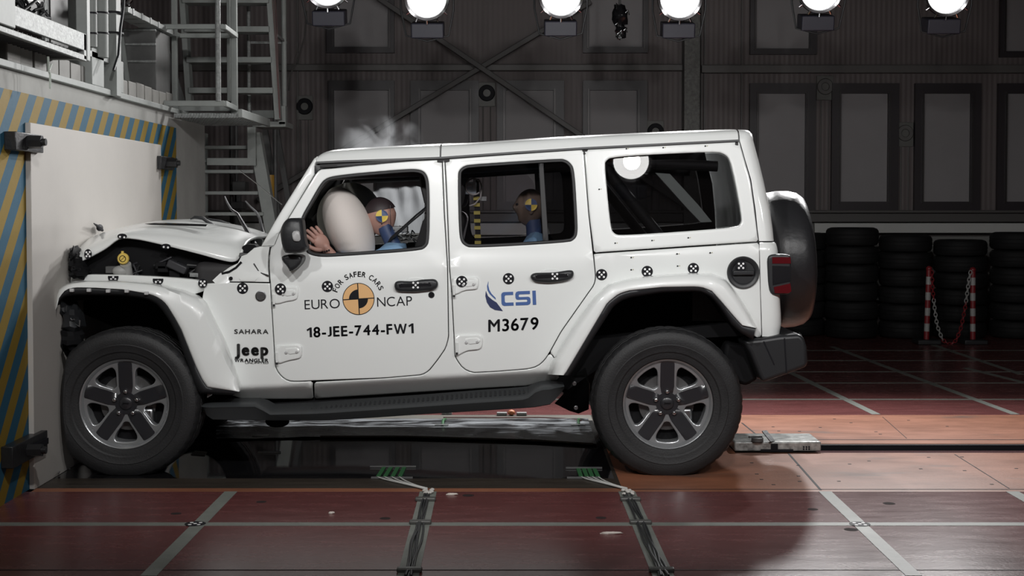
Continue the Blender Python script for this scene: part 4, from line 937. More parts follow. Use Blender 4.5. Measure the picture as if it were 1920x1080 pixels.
# wiper arms thrown up
for pts, nm in (([(421,368,-.1),(426,380,-.1),(434,393,-.1),(446,402,-.15),(453,415,-.2),(463,432,-.25),(478,460,-.35)],'wiper_arm'), ([(460,377,.3),(470,388,.3),(480,397,.3),(487,409,.3),(490,425,.3),(496,447,.25)],'wiper_arm')):
    P3 = [PY(*p) for p in pts]; b = MB(); b.tube(P3, .01, 8, rs=[.004,.006,.007,.009,.011,.013,.016][:len(P3)]); b.build(nm, mat('worn_black_metal', (.035,.035,.038), .45, metal=.2, var=.6, vscale=60), car)
# scuttle crumpled white sheet behind hood
rows = []
for i, (px, py) in enumerate([(404,420),(420,421),(434,423),(450,428),(465,434),(480,440),(492,449)]):
    row = []
    for k in range(9):
        t = k / 8; p = PY(px - 8 * (1 - t), py + 2 + (1 - t) * 34, 0.35 - 1.0 * (1 - t))
        p.z += 0.016 * noise.noise(Vector((i * 1.3, k * 1.7, 3))); row.append(p)
    rows.append(row)
b = MB(); b.grid(rows); b.build('scuttle_sheet', WHITE, car, angle=25)
b = MB(); b.prism([PY(*q) for q in [(449,474,-.74),(474,476,-.74),(468,481,-.74),(447,481.5,-.74)]], (0, .05, 0)); b.build('cowl_bracket', DGREY, car, bevel=.003)
b = MB(); b.prism([PY(*q) for q in [(454,462,-.68),(462,458,-.68),(478,459,-.68),(482,466,-.68),(474,474,-.68),(452,474,-.68)]], (0, .1, 0)); b.build('hood_hinge', DARK, car, bevel=.004)
# ---- front wing top and flare
panel('front_wing', [(133,519),(159,515.5),(173,514.5),(229,515.5),(284,517.8),(340,521.5),(368,524.7),(384,531),(384,545),(340,560),(284,550),(229,546),(160,545),(140,540),(131,530)], off=0.004, sm=0, r=.006, gap=0, thick=.05)
def arch(name, outer, inner, liner, n=56, Yb=-0.79, Yo=-0.935, parent=car, depth=-0.45, mats=None):
    O = resample(outer, n=n); I = resample(inner, n=n); L = resample(liner, n=n); rows = []; lin = []; well = []
    for k in range(n):
        o = O[k]; i = I[k]; l = L[k]
        def at(t, Y):
            q = o + (i - o) * t; x, _, z = PY(q[0], q[1], Y); return Vector((x, Y, z))
        e = min(1, min(k, n - 1 - k) / 3 + .25)
        row = [at(0, Yb + .03), at(0.02, Yb - 0.02), at(0.09, Yb - .07 * e - .01), at(0.22, Yb - .115 * e - .01), at(0.45, Yo + 0.012), at(0.8, Yo), at(0.95, Yo), at(1.0, Yo + .006), at(1.01, Yo + .02)]
        rows.append(row)
        def al(t, Y):
            q = i + (l - i) * t; x, _, z = PY(q[0], q[1], Y); return Vector((x, Y, z))
        lin.append([al(0, Yo + .03), al(0.0, Yo + .008), al(.15, Yo + .002), al(.5, Yo + .004), al(.8, Yo + .012), al(1, Yo + .03)])
        p = al(1, Yo + .03)
        well.append([p, Vector((p.x, -0.7, p.z + .01)), Vector((p.x, depth, p.z))])
    b = MB(); b.grid(rows); fl = b.build('fender_flare', WHITE, parent, angle=60); mirror(fl)
    b = MB(); b.grid(lin); ln = b.build('flare_lip', BLACK, parent, angle=60); mirror(ln)
    b = MB(); b.grid(well)
    c = [r_[2] for r_ in well]; b.add(c, [tuple(range(len(c)))]); wl = b.build('wheel_well', DARK, parent, angle=60); mirror(wl)
arch('rear', [(1027,702),(1031,683),(1050,650),(1075.5,609),(1112,558),(1138,533),(1180,521),(1240,514),(1289,511),(1334.5,512),(1360,521),(1380,545),(1405,585),(1419,614)],
     [(1057,703.5),(1062,697),(1090,650),(1138.5,568),(1160,551),(1179,545),(1242,538.5),(1300,537.5),(1316,538.5),(1335,546),(1353,566),(1375,592),(1392,611),(1417,615)],
     [(1068,704),(1078,690),(1105,646),(1149.6,575.6),(1165,564),(1183,558),(1242,549),(1300,547),(1316,548.5),(1333,557),(1350,576),(1372,609),(1388,624),(1412,637)])
arch('front', [(101,590),(103,560),(107,545),(118,535),(131.7,530),(159.4,526),(229,526),(284,530),(312,536),(345,543),(372,553),(388,566),(401,593),(424,638),(437,675),(449,712),(450.5,733)],
     [(107,575),(111,558),(120.5,546),(130,541),(140,539),(180,540),(234,543.5),(284,552.5),(300,560),(312,570.5),(329,598),(340,618),(357.5,662),(368,688),(379.6,712),(389,726),(447,734.5)],
     [(105,600),(106,575),(112,562),(125,555),(145,553),(190,554),(234,555),(275,561),(292,569),(303,580),(319,604),(331,626),(345,664),(355,690),(363,716),(374,738),(436,741)])
for px in (134,166,202,237,274):
    b = MB(); p = PY(px, 544 + (px > 180) * 1.5 + (px > 250) * 4, -.947); b.box((p.x - .011, p.y - .002, p.z - .010), (p.x + .011, p.y + .03, p.z + .008)); b.build('flare_clip', mat('clip_grey', (.5,.5,.5), .5), car, bevel=.003)
# ---- side step
rows = []
topx = [390,396,408,440,488,503,516,600,700,800,900,970,990,1003,1016,1040,1056]; topy = [752,750,748,746.5,746,750,757.5,753.5,746,739,731,726.5,724,718,714,713,716]
botx = [390,394,400,408,470,605,700,800,900,1000,1030,1045,1056]; boty = [768,776,782,787.5,788.5,789.5,784,777,771,764.5,759,745,728]
for px in [390,394,399,408,425,450,488,503,516,540] + list(range(560,990,30)) + [990,1003,1016,1030,1040,1049,1056]:
    t = PY(px, np.interp(px, topx, topy), -0.74); bt = PY(px, np.interp(px, botx, boty), -0.86)
    x = t.x; zt = t.z; zb = bt.z; H = max(zt - zb, .02); K = np.interp(px, [488, 516, 985, 1005], [.06, .30, .30, .06])
    rows.append([Vector(p) for p in [(x,-.70,zt-.01),(x,-.74,zt),(x,-.86,zt-K*H),(x,-.885,zt-(K+.06)*H),(x,-.90,zt-(K+.18)*H),(x,-.892,zt-(K+.32)*H),(x,-.87,zt-.95*H),(x,-.85,zb),(x,-.72,zb+.01),(x,-.70,zb+.02)]])
b = MB(); b.grid(rows, closed=True); b.add(rows[0], [tuple(range(10))]); b.add(rows[-1], [tuple(range(10))])
st = b.build('side_step', mat('step_plastic', (.035,.038,.04), .45, bump=.05, bscale=300), car, angle=35); mirror(st)
b = MB()
for px in range(560, 1010, 9):
    py = np.interp(px, topx, topy); t = PY(px, py + 8, -0.80)
    tt = PY(px, py, -.74); zz = tt.z - .028*.45
    b.beam((t.x, -.845, zz - .012), (t.x, -.765, zz + .003), .012, .006)
sg = b.build('step_grip_ribs', BLACK, car); 
b = MB(); P1 = PY(300, 800, -.7); pr = [PY(395,772,-.7), PY(600,770,-.7), PY(830,757,-.7), PY(1060,736,-.7), PY(1200,640,-.7), PY(1420,630,-.7), PY(1420,600,-.7), PY(1100,640,-.7), PY(395,700,-.7)]
b.prism([(p.x, -.66, p.z) for p in pr], (0, 1.32, 0)); b.build('chassis_floor', DARK, car)
# frame rails / brackets / axles
for s in (-1, 1):
    b = MB(); b.beam((-2.3, s*.42, .50), (1.45, s*.42, .62), .08, .12); b.build('frame_rail', DARK, car, bevel=.01)
b = MB(); b.cyl((.827, -.66, .39), (.827, .66, .39), .045); b.ell((.827, .05, .39), (.13, .15, .13)); b.build('rear_axle', DARK, car)
b = MB(); b.cyl((-2.05, -.66, .39), (-2.05, .66, .39), .04); b.ell((-2.05, .2, .39), (.12, .13, .12)); b.build('front_axle', DARK, car)
panel('rear_trailing_bracket', [(1060,716),(1098,690),(1106,720),(1104,768),(1085,776),(1068,771),(1040,757),(1056,740)], mats=(BLACK, TRIM), off=-.06, sm=0, gap=0, r=.006)
for px, py in ((1077,719.5),(1080,765)):
    b = MB(); p = PY(px, py, -.765); b.cyl((p.x, p.y, p.z), (p.x, p.y+.03, p.z), .012, n=16); b.build('bracket_bolt', METAL, car, bevel=.002)
b = MB(); b.tube([PY(1075,660,-.6), PY(1110,640,-.55), PY(1150,700,-.45)], .025, 10); b.tube([PY(1330,600,-.55), PY(1362,640,-.55), PY(1375,700,-.5)], .03, 10); b.build('shock_absorber', DARK, car)
b = MB(); b.prism([PY(*q) for q in [(1362,640,-.7),(1400,650,-.7),(1422,712,-.7),(1400,724,-.7),(1370,715,-.7),(1355,680,-.7)]], (0,1.3,0)); b.build('rear_underbody', DARK, car, bevel=.02)
b = MB(); b.ell(PY(520,790,-.3), (.07,.05,.035)); b.build('transfer_mount', DARK, car)
b = MB(); b.box((PY(772,0,-.5).x, -.5, .30), (PY(790,0,-.5).x, -.3, .36)); b.build('skid_mount', DARK, car, bevel=.006)
# ---- rear bumper
poly = [(1393.6,640),(1410,636),(1428,634.4),(1462,629),(1500,626),(1508,634),(1514,651),(1516,684.4),(1509,690),(1475.5,702.5),(1430,718),(1423,704),(1406,662)]
b = MB(); b.prism([PY(a, c, -.84) for a, c in poly], (0, 1.68, 0)); b.build('rear_bumper', BLACK, car, bevel=.022, seg=4)
b = MB(); b.beam(PY(1471, 634, -.842), PY(1475, 700, -.842), .004, .006); b.build('bumper_seam', INK, car)
b = MB(); b.beam(PY(1432, 640, -.842), PY(1452, 684, -.842), .003, .006); b.build('bumper_seam', INK, car)
b = MB(); b.prism([PY(*q) for q in [(1486,634,-.78),(1506,634,-.78),(1502,626,-.78)]], (0,.04,.004)); b.build('bumper_step_plate', METAL, car)
# ---- spare wheel under its cover
c0 = Vector((1.50, 0, 1.112)); b = MB()
prof = [(0.0,.0),(.30,.0),(.385,.01),(.400,.03),(.408,.09),(.405,.16),(.394,.205),(.37,.235),(.32,.25),(.15,.258),(0,.26)]
b.lathe(prof, (0,0,0), ax='X', n=64); b.v = [tuple(c0 + Matrix.Rotation(math.radians(-3.2), 3, 'Y') @ Vector(v)) for v in b.v]
b.build('spare_wheel_cover', mat('vinyl_cover', (.02,.02,.022), .38, bump=.35, bscale=14), car, angle=60)
b = MB(); b.box((1.40,-.12,1.0),(1.52,.12,1.2)); b.build('spare_wheel_carrier', DARK, car)
# ---- tail lamps
RED = mat('red_lens', (.09,.003,.006), .12, coat=.6)
for s in (-1, 1):
    def T(o):
        if s == 1: o.scale = (1, -1, 1)
        return o
    PLs = [(1438,487),(1441,479),(1449,476.5),(1478,477),(1483,482),(1483.5,545),(1479,551),(1450,553.5),(1443,548),(1440,530)]
    sf = lambda u, v, q: Vector((u, -.815 + q, v))
    lamp = T(panel('tail_lamp', PLs, mats=(BLACK, BLACK), r=.012, thick=.13, both=False, surf=sf, gap=0, grid=.04))
    for pl in ([(1447,482),(1481,482),(1482,494),(1447,494)], [(1450,538),(1481,531),(1483,546),(1478,549.5),(1452,549.5)]):
        T(panel('lamp_lens', pl, mats=(RED, RED), r=.004, thick=.02, both=False, surf=lambda u, v, q: Vector((u, -.822 + q, v)), gap=0, sm=0, parent=lamp))
    T(panel('lamp_centre', [(1447,498),(1480,499),(1481,528),(1448,535)], mats=(BLACKG, BLACKG), r=.004, thick=.02, both=False, surf=lambda u, v, q: Vector((u, -.820 + q, v)), gap=0, sm=0, parent=lamp))
# ---- fuel cap
p = PY(1393.5, 511, -.806); b = MB()
b.lathe([(.0,-.004),(.060,-.004),(.066,-.012),(.082,-.014),(.087,-.008),(.088,.008)], (p.x, p.y, p.z), n=48)
fc = b.build('fuel_filler', BLACK, car, angle=50)
b = MB(); b.box((p.x-.058, p.y-.022, p.z-.014), (p.x+.058, p.y-.004, p.z+.012)); b.build('filler_grip', BLACK, fc, bevel=.006)
# ---- mirrors
for s in (-1, 1):
    def T(o):
        if s == 1: o.scale = (1, -1, 1)
        return o
    ML = [(524.4,433),(531,417),(540,409),(566,408.4),(568.5,423),(572.4,456),(577,465),(567,474.5),(537,475),(532,472.6),(528,458)]
    def msf(Y, bul=.03):
        c = PY(549, 442, Y)
        return lambda u, v, q: Vector((u, Y + q - bul * (1 - ((u - c.x) / .085) ** 2 * .8 - ((v - c.z) / .1) ** 2 * .7), v))
    Q = [(PY(a, c, -1.0).x, PY(a, c, -1.0).z) for a, c in ML]
    mo = T(panel('door_mirror', Q, mats=(BLACK, BLACK), r=.022, thick=.10, both=False, conv=False, gap=0, sm=2, grid=.03, surf=msf(-1.0)))
    Q = [(PY(a, c, -1.03).x, PY(a, c, -1.03).z) for a, c in [(548,434),(560,432),(563,440),(563.5,452),(552,453),(548.5,447)]]
    T(panel('mirror_inset', Q, mats=(mat('satin_grey', (.42,.42,.42), .35), BLACK), r=.006, thick=.01, both=False, conv=False, gap=0, sm=1, grid=.02, surf=msf(-1.012), parent=mo))
    Q = [(PY(a, c, -.93).x, PY(a, c, -.93).z) for a, c in [(527,480),(545,476),(566,479),(566.5,488),(560.7,498.5),(544,511.5),(538.7,501),(528,489)]]
    T(panel('mirror_foot', Q, mats=(BLACK, BLACK), r=.015, thick=.13, both=False, conv=False, gap=0, sm=1, grid=.03, surf=lambda u, v, q: Vector((u, -.93 + q, v))))
# ---- handles, hinges
HF = [(739,531),(744.4,526.7),(775.5,527.8),(789,524.4),(815.5,523.3),(821.5,530),(820,540),(811,544.4),(777.8,547.8),(744,546.7),(739,541)]
HR = [(994.4,517),(1001,512),(1040,511),(1052,509),(1072,506),(1076.7,511),(1074.4,522),(1059,527.8),(1030,531),(1003,529),(995.5,523)]
for H_, arc in ((HF, [(760,527),(764,521.5),(775,519.5),(790,519.5),(797,524)]), (HR, [(1014,511.5),(1018,505),(1030,503),(1045,502.5),(1051,508)])):
    panel('handle_recess', arc + [(arc[-1][0], arc[-1][1] + 6), (arc[0][0], arc[0][1] + 6)], off=.004, r=.005, thick=.01, sm=1, gap=0, grid=.03)
    hd = panel('door_handle', H_, mats=(BLACK, BLACK), off=.03, r=.016, thick=.035, sm=2, gap=0, grid=.03)
    cx_ = sum(a for a, _ in H_) / len(H_); cy_ = sum(c for _, c in H_) / len(H_)
    panel('handle_groove', [(cx_-34,cy_-3),(cx_+30,cy_-5.5),(cx_+31,cy_+2),(cx_-33,cy_+5)], mats=(BLACKG, BLACKG), off=.0315, r=.003, thick=.01, sm=1, gap=0, grid=.05, both=False)
p = PY(809, 553, -.8); b = MB(); b.lathe([(0,-.006),(.013,-.006),(.017,-.002),(.017,.01)], (p.x, sy(p.x, p.z), p.z), n=24); b.build('key_lock', BLACKG, car)
HINGES = [[(509,541),(522,539),(528,537),(556,536.5),(560,540),(558.5,558),(553,563),(535.5,565.5),(522,570),(509,569)],
          [(514.5,648),(562,645.5),(566.7,651),(565.5,669),(559,673),(538,676.7),(522,683),(515.5,678)],
          [(846.7,520),(894,519),(898,523),(896.7,540),(892,543),(870,544.5),(856.7,552),(848,552)],
          [(852,628.5),(899,626.7),(905.5,633),(904,650),(899,655.5),(874.5,658),(856.7,668),(853,666.7)]]
for k, hg in enumerate(HINGES):
    hp = panel('door_hinge', hg, off=.012, r=.006, thick=.015, sm=1, gap=0, grid=.03)
    bx = max(a for a, _ in hg); x0 = min(a for a, _ in hg); y0 = min(c for _, c in hg)
    panel('hinge_rib', [(x0+18,y0+8),(bx-8,y0+6),(bx-4,y0+13),(bx-8,y0+17),(x0+24,y0+20)], off=.016, r=.004, thick=.01, sm=1, gap=0, grid=.05, both=False, parent=hp)
    for fx, fy in ((.42, .52), (.8, .48)):
        q = PY(x0 + (bx - x0) * fx, y0 + 30 * fy, -.82); b = MB()
        b.lathe([(0,-.004),(.0055,-.004),(.0075,-.001),(.0075,.004)], (q.x, sy(q.x, q.z) - .016, q.z), n=16); b.build('hinge_screw', mat('painted_screw', (.5,.5,.5), .3), hp)
    q0 = PY(x0 + 4.5, y0 + 20, -.82); b = MB(); b.cyl((q0.x, sy(q0.x, q0.z) - .018, q0.z - .04), (q0.x, sy(q0.x, q0.z) - .018, q0.z + .012), .006, n=12); b.build('hinge_pin', WHITE, hp)
    b = MB(); b.cyl((q0.x, sy(q0.x, q0.z) - .018, q0.z - .052), (q0.x, sy(q0.x, q0.z) - .018, q0.z - .04), .0065, n=12); b.build('hinge_pin_end', BLACK, hp)
b = MB(); q = PY(437, 521, -.72); b.cyl((q.x, sy(q.x,q.z) - .004, q.z), (q.x, sy(q.x,q.z) + .01, q.z), .010, n=16); b.build('cowl_bolt', DARK, car)
# ---- stickers, emblems, lettering
def disc2(cx, cy, rad, n=28, a0=0, a1=2 * PI, sq=1.0):
    return [(cx + rad * math.cos(a0 + (a1 - a0) * k / n), cy - rad * math.sin(a0 + (a1 - a0) * k / n) * sq) for k in range(n + (1 if a1 - a0 < 6.2 else 0))]
def decal(name, polys, mats, off=0.0022, parent=car, surf=None, lab=None):
    """polys: list of (pixel polygon, material index); every layer lies 0.3 mm above the last"""
    b = MB()
    for k, (pl, mi) in enumerate(polys):
        vs = []
        for a, c in pl:
            x, z = S2(a, c); vs.append(surf(x, z, off + mi * .0006) if surf else Vector((x, sy(x, z) - off - mi * .0006, z)))
        b.add(vs, [tuple(range(len(vs)))], mi)
    o = b.build(name, mats, parent, smooth=False)
    if lab: o['label'] = lab
    return o
def target(cx, cy, r=10.6, off=.0022, dots_only=False, half=None, name='target_sticker', par=car, vis=None):
    polys = []
    if not dots_only:
        pl = disc2(cx, cy, r)
        if half: pl = [(a, c) for a, c in pl if (c >= cy + half if half > -50 else True)]
        polys.append((pl, 0))
    for dx, dy in ((0,0),(-4.6,-4.6),(4.6,-4.6),(-4.6,4.6),(4.6,4.6)):
        if half and dy < half + 2: continue
        if vis and (dx, dy) not in vis: continue
        polys.append((disc2(cx + dx * r / 11.5, cy + dy * r / 11.5, 2.05, 12), 1))
    if dots_only: return decal(name, [(p_, 0) for p_, _ in polys], [WDOT], off, par)
    return decal(name, polys, [INK, WDOT], off, par)
for cx, cy in ((455,540.5),(614,537),(953.5,522.5),(1128,515),(1213.5,509),(1300,503.5)): target(cx, cy)
target(527, 541.5, off=.02); target(866, 527.5, off=.016); target(381, 531, 8.5, off=.012)
target(780, 534, dots_only=True, off=.0335); target(1040, 517.5, dots_only=True, off=.0335); target(1388, 498, 10, off=.026)
for cx, cy in ((213,519.5),(297,524.5)): target(cx, cy, 10, off=.0075, half=-2.5)
for cx, cy, Y in ((165,476.5,-.712),(229,447,-.712),(311,466,-.712)):
    b = MB()
    r_ = 9.5
    if cx == 165: b.add([PY(cx + r_*.75*math.cos(t*PI/12), cy - r_*math.sin(t*PI/12), Y) for t in range(24)], [tuple(range(24))], 0)
    else: b.add([PY(cx + 9*math.cos(t*PI/12), cy - 4 - 5*math.sin(t*PI/12), Y) for t in range(24)], [tuple(range(24))], 0)
    for dx, dy in ((-3,-3.5),(3.2,-4),(0,0),(-3,4),(3,4)) if cx == 165 else ((-4,-3),(4,-2)):
        b.add([PY(cx + dx + 2*math.cos(t*PI/5), cy + dy - 2*math.sin(t*PI/5), Y - .001) for t in range(10)], [tuple(range(10))], 1)
    b.build('target_sticker', [INK, WDOT], car, smooth=False)
YEL = mat('logo_orange', (.78,.46,.20), .5)
th = math.radians(3.3)
def rot(pts, cx, cy, a=th):
    return [(cx + (x - cx) * math.cos(a) + (y - cy) * math.sin(a), cy - (x - cx) * math.sin(a) + (y - cy) * math.cos(a)) for x, y in pts]
CX, CY = 672.3, 560.4
def quad(a0): return rot([(CX, CY)] + disc2(CX, CY, 17.8, 12, a0, a0 + PI / 2), CX, CY)
decal('crash_test_emblem', [(disc2(CX, CY, 30, 56), 0), (disc2(CX, CY, 28.7, 56), 1), (rot([(CX-29,CY-.9),(CX+29,CY-.9),(CX+29,CY+.9),(CX-29,CY+.9)], CX, CY), 2),
      (rot([(CX-.9,CY-29),(CX+.9,CY-29),(CX+.9,CY+29),(CX-.9,CY+29)], CX, CY), 2), (quad(PI/2), 2), (quad(-PI/2), 2)], [INK, YEL, INK], lab='round orange and black quartered test emblem')
_tc = {}
def textmesh(s, bold=0.0, shear=0.0, res=6):
    key = (s, bold, shear)
    if key in _tc: return _tc[key]
    c = bpy.data.curves.new('t', 'FONT'); c.body = s; c.size = 1; c.offset = bold; c.shear = shear; c.resolution_u = res
    o = bpy.data.objects.new('t', c); COL.objects.link(o); bpy.context.view_layer.update()
    me = o.to_mesh(); V = np.array([(v.co.x, v.co.y) for v in me.vertices]); Fs = [tuple(p.vertices) for p in me.polygons]
    o.to_mesh_clear(); bpy.data.objects.remove(o); bpy.data.curves.remove(c)
    _tc[key] = (V, Fs); return V, Fs
def boldmesh(s, bw, shear=0.0):
    V, Fs = textmesh(s, min(bw, 0.0), shear)
    if bw <= 0: return V, Fs
    Vs = []; F2 = []
    for k, (dx, dy) in enumerate(((0, 0), (bw, 0), (-bw, 0), (0, bw * .7), (0, -bw * .7), (bw * .7, bw * .5), (-bw * .7, bw * .5), (bw * .7, -bw * .5), (-bw * .7, -bw * .5))):
        Vs.append(V + np.array([dx, dy])); F2 += [tuple(i + k * len(V) for i in f) for f in Fs]
    return np.vstack(Vs), F2
GLY = {'1': [(.36,0),(.60,0),(.60,1),(.42,1),(.06,.80),(.14,.62),(.36,.76)],
       'W': [(0,1),(.2,1),(.38,.30),(.57,1),(.78,1),(.97,.30),(1.15,1),(1.35,1),(1.07,0),(.87,0),(.675,.70),(.48,0),(.28,0)]}
def layout(s, bold, shear=0.0):
    H = textmesh('E')[0][:, 1].max(); Vs = []; Fs = []; x = 0; k = 0
    for c in s:
        if c == ' ': x += .3; continue
        if c in GLY and bold > 0: V = np.array(GLY[c]); F_ = [tuple(range(len(V)))]; V = V + np.array([shear, 0]) * V[:, 1:2]
        else:
            V, F_ = boldmesh(c, bold, shear); V = V / H
            if c == 'J' and s.isupper(): V = (V - [0, V[:, 1].min()]) * [1, 1 / (V[:, 1].max() - V[:, 1].min())]
        lo, hi = V[:, 0].min(), V[:, 0].max(); Vs.append(V + np.array([x - lo, 0])); Fs += [tuple(i + k for i in f) for f in F_]; k += len(V)
        x += (hi - lo) + .15
    V = np.vstack(Vs); V[:, 0] /= V[:, 0].max(); return V, Fs
def letter_strip(name, s, x0, y0, x1, y1, hgt, m=INK, bold=0.0, off=.0022, shear=0.0, parent=car, below=0.0, lab=None):
    """bottom-left (x0,y0) to bottom-right (x1,y1) pixels, hgt pixels tall"""
    U, Fs = layout(s, bold, shear)
    d = np.array([x1 - x0, y1 - y0], float); L = np.linalg.norm(d); d /= L; up = np.array([d[1], -d[0]])
    b = MB(); vs = []
    for u, v in U:
        q = np.array([x0, y0]) + d * u * L + up * v * hgt; x, z = S2(*q); vs.append(Vector((x, sy(x, z) - off, z)))
    b.add(vs, Fs); o = b.build(name, m, parent, smooth=False)
    if lab: o['label'] = lab
    return o
letter_strip('door_lettering', 'EURO', 571.5, 580, 637.5, 577.5, 17.5, bold=-.004)
letter_strip('door_lettering', 'NCAP', 707.5, 575, 773, 572.5, 17.5, bold=-.004)
letter_strip('door_lettering', '18-JEE-744-FW1', 575.5, 632.5, 776, 624.5, 18.3, bold=.028)
letter_strip('door_lettering', 'M3679', 915.5, 622, 1010.5, 617, 22, bold=.022, shear=.05)
s = 'FOR SAFER CARS'; wd = {'F':6.5,'O':8.5,'R':7.8,' ':4.5,'S':7,'A':7.8,'E':6.8,'C':7.6}
tot = sum(wd[c] for c in s); acc = 0; R0 = 41.5
b = MB()
for c in s:
    a = math.radians(164) - (acc + wd[c] / 2) / tot * math.radians(143); acc += wd[c]
    if c == ' ': continue
    V, Fs = boldmesh(c, .018); lo = V.min(0); hi = V.max(0); U = (V - lo) / (hi - lo); cw = wd[c] * .92
    tx = np.array([math.sin(a), math.cos(a)]); rd = np.array([math.cos(a), -math.sin(a)]); vs = []
    for u, v in U:
        q = np.array([CX, CY]) + rd * (R0 + v * 10) + tx * (u - .5) * cw; x, z = S2(*q); vs.append(Vector((x, sy(x, z) - .0022, z)))
    b.add(vs, Fs)
b.build('arched_lettering', INK, car, smooth=False)
letter_strip('model_lettering', 'SAHARA', 439.5, 625.5, 503.5, 625.5, 8, bold=.03, off=.004, m=DGREY, shear=0)
letter_strip('maker_lettering', 'Jeep', 440.5, 665.5, 503.5, 665, 20, bold=.055, off=.005, m=mat('badge_grey', (.05,.05,.05), .3, metal=.3))
letter_strip('model_lettering', 'WRANGLER', 440, 678.5, 503.5, 678.5, 6, bold=.04, off=.003)
letter_strip('model_lettering', 'UNLIMITED', 460, 682, 503.5, 682, 3, bold=.01, off=.003)
q = PY(489, 555, -.8); b = MB(); b.lathe([(0,-.003),(.022,-.003),(.024,-.006),(.029,-.005),(.030,.002)], (q.x, sy(q.x, q.z), q.z), n=36); bd = b.build('round_badge', METAL, car)
for k in (-5,-2,1,4): decal('badge_bar', [([(482,555+k),(496,555+k),(496,556.2+k),(482,556.2+k)], 0)], [DGREY], .0062, bd)
# blue company mark
BL1 = mat('mark_blue', (.055,.12,.33), .5); BL2 = mat('mark_navy', (.018,.028,.10), .5)
decal('company_swoosh', [([(916,526.5),(913.2,536),(914,544),(918,551),(924,557),(930,562),(929,558),(922,551),(917.5,543.5),(915.5,535)], 0),
      ([(911,545),(910,555),(913,567),(919,576),(928,581),(943,583.2),(937,575),(931,567),(923,562),(915,555)], 1)], [BL1, BL2])
def csi(pl): return [rot([(x, y)], 973, 558, math.radians(2.2))[0] for x, y in pl]
C_ = [(962.5,546.5),(945,546.5),(941.5,548),(940,551),(940,568),(941.5,571),(945,572.5),(962.5,572.5),(962.5,566.5),(948,566.5),(946.3,564.5),(946.3,554.5),(948,552.5),(962.5,552.5)]
S_ = [(994,546),(972,546),(968,547.5),(966.5,551),(966.5,558),(968,561),(971,562),(987,562),(988.3,563.5),(988.3,565.5),(987,566.5),(966.5,566.5),(966.5,572.5),(989,572.5),(993,571),(994.5,568),(994.5,561),(993,558),(990,557),(974,557),(972.8,556),(972.8,553.5),(974,552),(994,552)]
I_ = [(998.5,546),(1005,546),(1005,572.5),(998.5,572.5)]
decal('company_lettering', [(csi(C_), 0)], [BL1]); decal('company_lettering', [(csi(S_), 0)], [BL1]); decal('company_lettering', [(csi(I_), 0)], [BL1])
for cx, cy in ((1176,279),(1245,277),(1324,274),(1125,355),(1155,456),(1224,451),(1292,446),(1185,483),(1271,476),(1333,474),(1185,506),(1272,499)):
    decal('tiny_ink_mark', [([(cx-3,cy-1),(cx-1,cy-1.6),(cx+.5,cy),(cx-1,cy+1.2),(cx-3,cy+1.2)], 0), ([(cx+1,cy-1),(cx+3.5,cy-1.2),(cx+2,cy+.5)], 1)], [INK, mat('olive_ink', (.3,.26,.03), .5)])
